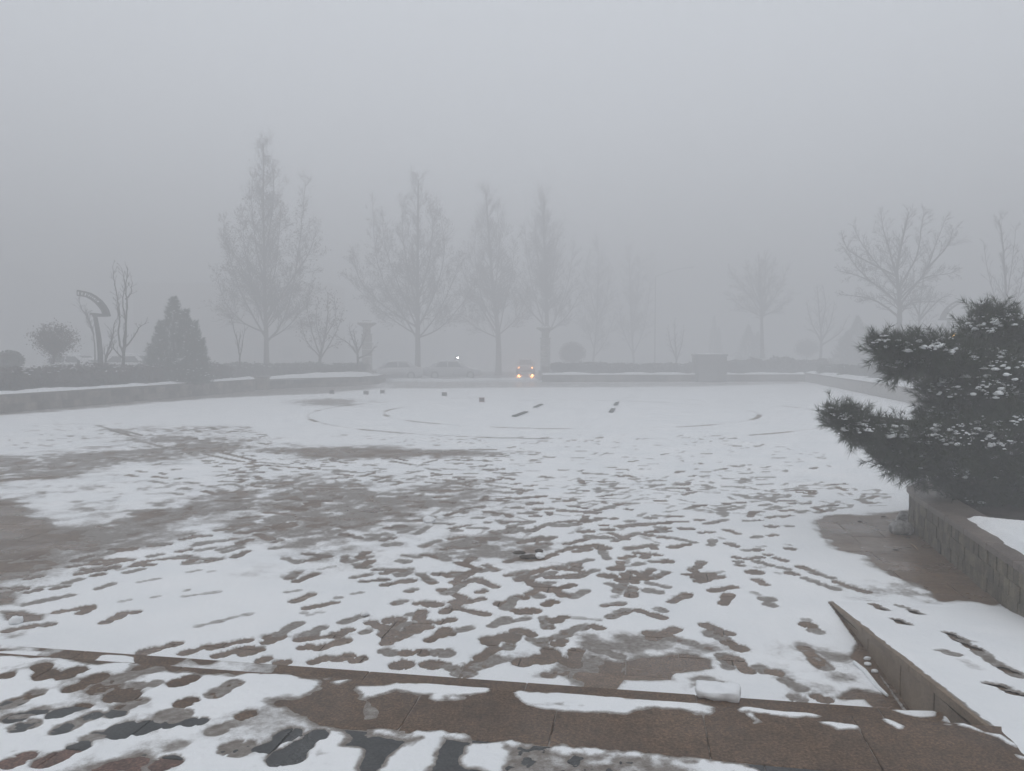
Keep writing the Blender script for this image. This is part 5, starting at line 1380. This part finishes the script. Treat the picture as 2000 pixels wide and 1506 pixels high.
# ---- box-shaped plinth in the back wall
bx = AT(1392, 720, 53.2); s_ = 53.2 / F_PX
kz = AT(1392, 692, 53.2).z
kr = empty('plinth', (bx.x, bx.y, 0)); tag(kr, 'square dark grey plinth capped with snow standing at the far wall', 'plinth')
wk = 54 * s_
put(MB().box((bx.x, bx.y + wk / 2, 0.08), (wk * 1.06, wk * 1.06, 0.16)), 'foot', 'kiosk', kr, bevel=0.01)
for i in range(3):
    for j in range(3):
        hh = (kz - 0.16 - 0.12) / 3
        for (dx, dy, rz) in ((-wk / 3 + i * wk / 3, 0.0, 0), (-wk / 2, wk / 6 + i * wk / 3, math.pi / 2), (wk / 2, wk / 6 + i * wk / 3, math.pi / 2)):
            put(MB().box((bx.x + dx, bx.y + dy, 0.16 + hh * (j + .5)), (wk / 3 - 0.015, 0.05, hh - 0.015), rz), 'panel', 'kiosk', kr)
put(MB().box((bx.x, bx.y + wk / 2, 0.16 + (kz - 0.28) / 2), (wk - 0.04, wk - 0.04, kz - 0.28)), 'core', 'joint', kr)
put(MB().box((bx.x, bx.y + wk / 2, kz - 0.06), (wk * 1.09, wk * 1.09, 0.12)), 'cap', 'kiosk', kr, bevel=0.015)
sn = MB(); n = 10
XX, YY_ = np.meshgrid(np.linspace(-.54, .54, 15), np.linspace(-.54, .54, 15), indexing='ij')
ZZ = 0.17 * np.clip(1 - np.maximum(np.abs(XX), np.abs(YY_)) / .54, 0, 1) ** 0.8 + 0.012 * fbm(XX * 5, YY_ * 5, 5, 3)
o = link('snow_cap', grid_mesh('snow_cap', bx.x + XX * wk, bx.y + wk / 2 + YY_ * wk, kz + 0.004 + ZZ * wk / 2 * 0.55, None, {'cover': np.ones_like(XX)}), M['snow_plain'], kr); o.matrix_parent_inverse = Matrix.Translation(kr.location).inverted()

# ---- small floodlight boxes lying on the plaza
def flood(label, px, py, mat, rz):
    g_ = G(px, py); root = empty('ground_box', (g_[0], g_[1], 0.0), rz); tag(root, label, 'box', 'small boxes standing out on the snowy plaza')
    root.scale = (.86, .86, .86)
    def lp(mb, name, m, **k): return mb.build(name, M[m], root, **k)
    lp(MB().box((0, 0, 0.115), (0.25, 0.18, 0.17)), 'housing', mat, bevel=0.012)
    lp(MB().box((0, -0.095, 0.12), (0.17, 0.012, 0.10)), 'front_plate', 'metal_dark', bevel=0.003)
    lp(MB().box((0, 0.0, 0.212), (0.27, 0.20, 0.02)), 'lid', mat, bevel=0.005)
    lp(MB().box((-0.09, 0, 0.012), (0.04, 0.16, 0.05)), 'foot', 'metal_dark')
    lp(MB().box((0.09, 0, 0.012), (0.04, 0.16, 0.05)), 'foot', 'metal_dark')
flood('leftmost small grey box on the snow, in front of the white mound', 648, 770, 'metal_box', 0.1)
flood('second small grey box from the left on the snow', 715, 771, 'metal_box', -0.3)
flood('third small grey box from the left, nearest the end of the curved wall', 747, 769, 'metal_box', 0.05)
flood('small grey box on the snow below the parked cars', 868, 774, 'metal_box', -0.4)
flood('small pinkish box alone on the snow, nearest of the small boxes', 941, 786, 'red_box', 0.05)

# ---- drain gratings of the fountain ring
def grate(label, p0, p1):
    a, b = G(*p0), G(*p1); d = b - a; L = float(np.linalg.norm(d)); c = (a + b) / 2
    root = empty('drain_grate', (c[0], c[1], 0.0), math.atan2(d[1], d[0])); tag(root, label, 'drain grate', 'dark drain gratings in the ring')
    w = 0.15
    MB().box((0, 0, 0.030), (L, w, 0.012)).build('tray', M['metal_dark'], root)
    for s in (-1, 1): MB().box((0, s * (w / 2 - 0.012), 0.042), (L, 0.024, 0.016)).build('frame', M['metal_dark'], root)
    n = max(4, int(L / 0.09))
    for k in range(n): MB().box((-L / 2 + L * (k + .5) / n, 0, 0.042), (0.045, w - 0.05, 0.014)).build('slat', M['metal_dark'], root)
grate('longer near slot of the left dark drain grating', (1004, 815), (1028, 806))
grate('shorter far slot of the left dark drain grating', (1045, 797), (1058, 791))
grate('near slot of the right dark drain grating', (1193, 807), (1198, 800))
grate('far slot of the right dark drain grating', (1202, 793), (1206, 787))

# ---- cars
def loft(mb, st, close=True):
    """st: list of rings of equal length"""
    k = len(mb.v); n = len(st[0])
    for ring in st: mb.v.extend([tuple(p) for p in ring])
    for i in range(len(st) - 1):
        for j in range(n):
            j2 = (j + 1) % n; mb.f.append((k + i * n + j, k + i * n + j2, k + (i + 1) * n + j2, k + (i + 1) * n + j))
    mb.f.append(tuple(k + j for j in reversed(range(n)))); mb.f.append(tuple(k + (len(st) - 1) * n + j for j in range(n)))
def car(label, loc, rz, paint, lights=False, snow=True, group='cars parked and driving beyond the plaza'):
    root = empty('car', loc, rz); tag(root, label, 'car', group)
    L = lambda mb, name, m, **k: mb.build(name, M[m], root, **k)
    # lower body: stations along x (front +)
    body = MB(); st = []
    for x, hw, zb, zt in ((-2.28, .62, .42, .78), (-2.2, .78, .30, .92), (-1.7, .87, .22, .98), (-.9, .89, .20, .97), (.2, .89, .20, .95), (1.1, .88, .21, .90), (1.75, .85, .24, .80), (2.15, .75, .30, .70), (2.28, .58, .40, .60)):
        st.append([(x, -hw * .92, zb), (x, -hw, zb + .14), (x, -hw, zt - .14), (x, -hw * .88, zt), (x, hw * .88, zt), (x, hw, zt - .14), (x, hw, zb + .14), (x, hw * .92, zb)])
    loft(body, st); L(body, 'body', paint, smooth=True)
    cab = MB(); st = []
    for x, hw, z0_, zt in ((-1.95, .60, .88, .93), (-1.45, .70, .90, 1.22), (-.95, .70, .90, 1.40), (-.2, .69, .90, 1.45), (.35, .68, .90, 1.40), (.85, .70, .88, 1.12), (1.2, .66, .84, .90)):
        st.append([(x, -hw - .12, z0_), (x, -hw, zt - .05), (x, -hw * .82, zt), (x, hw * .82, zt), (x, hw, zt - .05), (x, hw + .12, z0_)])
    loft(cab, st); L(cab, 'cabin', paint, smooth=True)
    for s in (-1, 1):
        for (xa, xb, xc, xd) in ((-1.35, -.42, -.45, -1.0), (-.34, .72, .36, -.34)):
            y0, y1 = s * .828, s * .715
            w_ = MB(); w_.add([(xa, y0, .97), (xb, y0, .97), (xc, y1, 1.34), (xd, y1, 1.33)], [(0, 1, 2, 3)])
            L(w_, 'side_window', 'glass')
        m = MB().box((.78, s * .92, .99), (.12, .16, .11)); L(m, 'mirror', paint, bevel=.02)
    w_ = MB(); w_.add([(1.16, -.60, .925), (1.16, .60, .925), (.50, .56, 1.36), (.50, -.56, 1.36)], [(0, 1, 2, 3)]); L(w_, 'windscreen', 'glass')
    w_ = MB(); w_.add([(-1.93, -.55, .965), (-1.93, .55, .965), (-1.12, .56, 1.37), (-1.12, -.56, 1.37)], [(0, 1, 2, 3)]); L(w_, 'rear_window', 'glass')
    for x in (-1.38, 1.38):
        for s in (-1, 1):
            t_ = MB(); t_.tube([(x, s * .70, .32), (x, s * .90, .32)], .32, 18); wo = L(t_, 'wheel', 'tyre')
            r_ = MB(); r_.tube([(x, s * .885, .32), (x, s * .908, .32)], .20, 14); ro = r_.build('rim', M['rim'], wo)
    for s in (-1, 1):
        h_ = MB().lathe([(.02, 0), (.085, .01), (.085, .03), (.02, .04)], (0, 0, 0), 12)
        o = L(h_, 'headlight', 'headlamp' if lights else 'rim'); o.location = (2.19, s * .62, .62); o.rotation_euler = (0, math.pi / 2, 0)
        if lights:
            ld = bpy.data.lights.new('headlight_beam', 'SPOT'); ld.energy = 420; ld.spot_size = R(100); ld.spot_blend = 0.8; ld.color = (1.0, 0.36, 0.10); ld.shadow_soft_size = 0.08
            lo = bpy.data.objects.new('headlight_beam', ld); COL.objects.link(lo); lo.parent = root; lo.location = (2.30, s * .62, .62); lo.rotation_euler = (0, -math.pi / 2, 0)
    MB().box((2.285, 0, .45), (.02, .5, .12)).build('number_plate', M['paint_white'], root)
    if snow:
        n = 9; XX, YY_ = np.meshgrid(np.linspace(-1.0, .42, n), np.linspace(-.56, .56, n), indexing='ij')
        ZZ = 1.385 + .07 * (1 - np.abs((XX + .25) / .7) ** 2.5) + .05 * (1 - (YY_ / .6) ** 4) + .015 * fbm(XX * 4, YY_ * 4, 9, 2)
        o = link('roof_snow', grid_mesh('roof_snow', XX, YY_, ZZ, None, {'cover': np.ones_like(XX)}), M['snow_plain'], root)
        XX, YY_ = np.meshgrid(np.linspace(1.2, 2.0, n), np.linspace(-.7, .7, n), indexing='ij')
        ZZ = .93 - .16 * (XX - 1.2) + .02 * fbm(XX * 4, YY_ * 4, 19, 2) - .12 * np.abs(YY_ / .7) ** 6
        link('bonnet_snow', grid_mesh('bonnet_snow', XX, YY_, ZZ, None, {'cover': np.ones_like(XX)}), M['snow_plain'], root)
    return root
def at_ground(px, Y, z=-0.024): p = AT(px, 700, Y); return (p.x, Y, z)
car('grey saloon parked side-on between the two trees at the far edge', at_ground(884, 60.5), R(4), 'paint_fog_grey')
car('pale saloon parked behind the end of the curved wall', at_ground(768, 59.0), R(186), 'paint_silver')
car('oncoming car with lit warm headlights left of the right column', at_ground(1027, 76.0), R(-92), 'paint_fog_dark', lights=True, snow=False)
car('snow-topped car half hidden behind the brown hedge by the bin', at_ground(130, 47.0, -0.024 + 0.5), R(178), 'paint_white', group=None)
car('snow-topped car half hidden between the left stems and the conifer', at_ground(262, 48.0, -0.024 + 0.5), R(2), 'paint_white', group=None)

# ---- lamps
def street_lamp(label, px, Y, top_py, arm, mat, bulb=0.09, z0=0.0, arm_dz=0.0):
    c = AT(px, 700, Y); top = AT(px, top_py, Y); root = empty('street_lamp', (c.x, Y, z0)); tag(root, label, 'street lamp')
    put(MB().tube([(c.x, Y, z0), (c.x, Y, (z0 + top.z) / 2), (c.x, Y, top.z)], [.09, .07, .05], 8), 'mast', 'metal_dark', root)
    put(MB().box((c.x, Y, z0 + .12), (.34, .34, .24)), 'base', 'metal_dark', root, bevel=.02)
    e = Vector((c.x + arm, Y, top.z + arm_dz))
    put(MB().tube([(c.x, Y, top.z), (c.x + arm * .6, Y, top.z + arm_dz * .8), e], .035, 6), 'arm', 'metal_dark', root)
    put(MB().lathe([(.05, .1), (.16, .06), (.18, 0.0), (.16, -.02)], e, 14), 'lamp_head', 'metal_dark', root)
    put(MB().lathe([(.02, -.13), (bulb, -.09), (bulb, -.04), (.04, -.021)], e, 12), 'bulb', mat, root)
street_lamp('low lamp with a tiny bright white light above the parked saloon', 889, 66.0, 697, .22, 'white_lamp', .10, -0.024)
street_lamp('faint tall lamp mast with a long arm in the foggy middle', 1279, 92.0, 540, 4.4, 'metal_box', .10, -0.024, 1.1)
gl = AT(1863, 655, 30.0)
sl = empty('garden_lamp', (gl.x, gl.y, .54)); tag(sl, 'small glowing amber lamp seen through the top of the pine', 'lamp')
put(MB().tube([(gl.x, gl.y, .54), (gl.x, gl.y, gl.z - .1)], [.06, .04], 8), 'pole', 'metal_dark', sl)
put(MB().lathe([(.02, -.07), (.05, -.05), (.06, .03), (.04, .07), (.01, .08)], gl, 12), 'lantern', 'amber_lamp', sl)
put(MB().lathe([(.10, .085), (.06, .12), (.02, .15)], gl, 12), 'hood', 'metal_dark', sl)

# ---- building mass in the fog at the left
bl = AT(440, 700, 125.0); bt = AT(440, 556, 125.0).z
bw = (650 - 268) * 125.0 / F_PX
fb = empty('building', (bl.x, 125.0, 0)); tag(fb, 'dim flat-roofed pinkish building lost in fog behind the tallest tree', 'building')
put(MB().box((bl.x + 1, 131.0, bt / 2), (bw, 11.6, bt)), 'wall', 'facade', fb)
put(MB().box((bl.x + 1, 131.0, bt + .15), (bw + .5, 12.2, .3)), 'roof', 'column', fb)
for fl in range(2):
    for k in range(7):
        wx = bl.x + 1 - bw / 2 + bw * (k + .5) / 7; wz = 1.2 + fl * 4.2
        o = put(MB().box((wx, 125.18, wz + .9), (1.7, .06, 1.9)), 'window', 'glass', fb)
        put(MB().box((wx, 125.12, wz - .12), (1.9, .25, .1)), 'sill', 'column', fb)

# ---- small things near the camera
def lump(name, label, cat, c, r, seed, mat):
    bm = bmesh.new(); bmesh.ops.create_icosphere(bm, subdivisions=3, radius=1.0)
    rg_ = random.Random(seed); o3 = Vector((rg_.uniform(0, 9), rg_.uniform(0, 9), rg_.uniform(0, 9)))
    from mathutils import noise as mn
    for v in bm.verts:
        k = 1 + 0.28 * mn.noise(v.co * 1.6 + o3) + 0.12 * mn.noise(v.co * 5 + o3)
        v.co = Vector((v.co.x * r[0], v.co.y * r[1], max(v.co.z, -0.5) * r[2])) * k
    me = bpy.data.meshes.new(name); bm.to_mesh(me); bm.free()
    o = link(name, me, M[mat], None, True); o.location = c; tag(o, label, cat); return o
# flat-sided block of fallen snow on the step
cb = G3(1400, 1357, Z_TREAD)
sbm = bmesh.new(); bmesh.ops.create_icosphere(sbm, subdivisions=4, radius=1.0)
from mathutils import noise as mn
for v in sbm.verts:
    mx_ = max(abs(t) for t in v.co); c_ = [0.55 * t / mx_ + 0.45 * math.copysign(abs(t) ** 0.6, t) for t in v.co]
    v.co = Vector((c_[0] * .118, c_[1] * .065, c_[2] * (.026 + .005 * c_[0])))
    v.co += Vector((mn.noise(v.co * 16), mn.noise(v.co * 16 + Vector((5, 0, 0))), mn.noise(v.co * 16 + Vector((0, 5, 0))))) * 0.013 + Vector((mn.noise(v.co * 60), 0, mn.noise(v.co * 60 + Vector((3, 3, 0))))) * 0.002
me = bpy.data.meshes.new('snow_block'); sbm.to_mesh(me); sbm.free()
o = link('snow_block', me, M['snow_plain'], None, True); o.location = (cb.x, cb.y - 0.02, Z_TREAD + 0.028); o.rotation_euler = (R(4), 0, R(-14))
tag(o, 'clean oblong block of white snow on the edge of the step', 'snow block')
# dirty lump at the planter's corner
pc = G3(1766, 1042, 0.0)
lump('ice_lump', 'dark dirty lump of ice and leaves at the foot of the planter corner', 'ice lump', (pc.x - .03, pc.y, .045), (.13, .11, .10), 1, 'ice')
pc2 = G3(1768, 1022, 0.0)
lump('ice_lump', 'smaller grey lump of ice leaning on the planter corner', 'ice lump', (pc2.x, pc2.y, .05), (.10, .09, .09), 2, 'ice')
# leaf litter in the trodden snow
for i, (px, py, sx, sy, lab) in enumerate(((1014, 1082, .06, .03, 'dark scrap of leaf in the slush at the centre'), (1035, 1090, .10, .05, 'larger dark clump of leaves in the slush at the centre'), (1053, 1079, .04, .04, 'small dark upright scrap right of the leaf clump'))):
    p = G3(px, py); lump('leaf_litter', lab, 'leaf litter', (p.x, p.y, .012), (sx, sy, .022), 10 + i, 'litter')
p = G3(1054, 1091); lump('snowball', 'small white snowball beside the dark leaf clump', 'snowball', (p.x, p.y, .025), (.045, .045, .035), 15, 'snow_plain')
p = G3(838, 1021); lump('snowball', 'white snow lump at the edge of the central slush', 'snowball', (p.x, p.y, .03), (.075, .07, .045), 16, 'snow_plain')
p = G3(712, 1203); lump('snowball', 'white snow lump lying in a footprint left of centre', 'snowball', (p.x, p.y, .018), (.03, .028, .024), 17, 'snow_plain')
p = G3(31, 1219); lump('snowball', 'round snow lump beside the bare patch at the left edge', 'snowball', (p.x, p.y, .025), (.045, .045, .035), 18, 'snow_plain')
# twig on the wet paving by the planter
ta, tb = G3(1779, 1062, .012), G3(1793, 1074, .012)
o = MB().tube([ta, ta.lerp(tb, .5) + Vector((.01, 0, .004)), tb], [.004, .006, .004], 6).build('twig', M['twig']); tag(o, 'pale broken twig on the wet paving beside the planter', 'twig')
ta, tb = G3(1668, 1293, .015), G3(1733, 1358, .015)
o = MB().tube([ta, ta.lerp(tb, .3) + Vector((.01, 0, .003)), ta.lerp(tb, .75) - Vector((.008, 0, 0)), tb], [.011, .014, .014, .008], 7).build('snowy_stick', M['snow_plain']); tag(o, 'thin snow-covered ridge like a stick beside the ramp wall', 'stick')
for i, (px, py) in enumerate(((1680, 1019), (1725, 1010), (1773, 1051), (1750, 1075))):
    p = G3(px, py)
    lump('dead_leaf', ('dark leaf on the wet patch, leftmost', 'dark leaf at the far rim of the wet patch', 'dark leaf on the wet patch beside the planter foot', 'dark leaf on the wet patch nearest the camera')[i], 'leaf', (p.x, p.y, .006), (.03, .018, .006), 30 + i, 'litter')
for i, (px, py) in enumerate(((1694, 1289), (1708, 1314), (1695, 1300))):
    p = G3(px, py)
    lump('snow_crumb', ('farthest snow crumb at the foot of the ramp wall', 'nearest snow crumb at the foot of the ramp wall', 'middle snow crumb at the foot of the ramp wall')[i], 'snow crumb', (p.x, p.y, .01), (.022, .016, .013), 40 + i, 'snow_plain')
# ================================================================== HAZE
HX, HY0, HY1, HZ0, HZ1 = 262.0, -62.0, 392.0, -1.1, 19.0
hz = MB().box((0, (HY0 + HY1) / 2, (HZ0 + HZ1) / 2), (2 * HX, HY1 - HY0, HZ1 - HZ0))
hm = bpy.data.materials.new('haze'); hm.use_nodes = True
nt = hm.node_tree; nt.nodes.clear()
ho = nt.nodes.new('ShaderNodeOutputMaterial'); hv = nt.nodes.new('ShaderNodeVolumePrincipled')
hv.inputs['Color'].default_value = (0.81, 0.815, 0.825, 1)
hv.inputs['Density'].default_value = FOG
hv.inputs['Anisotropy'].default_value = 0.0
nt.links.new(hv.outputs[0], ho.inputs['Volume'])
tag(hz.build('haze', hm), 'pale winter fog filling the whole place', 'fog', kind='stuff')
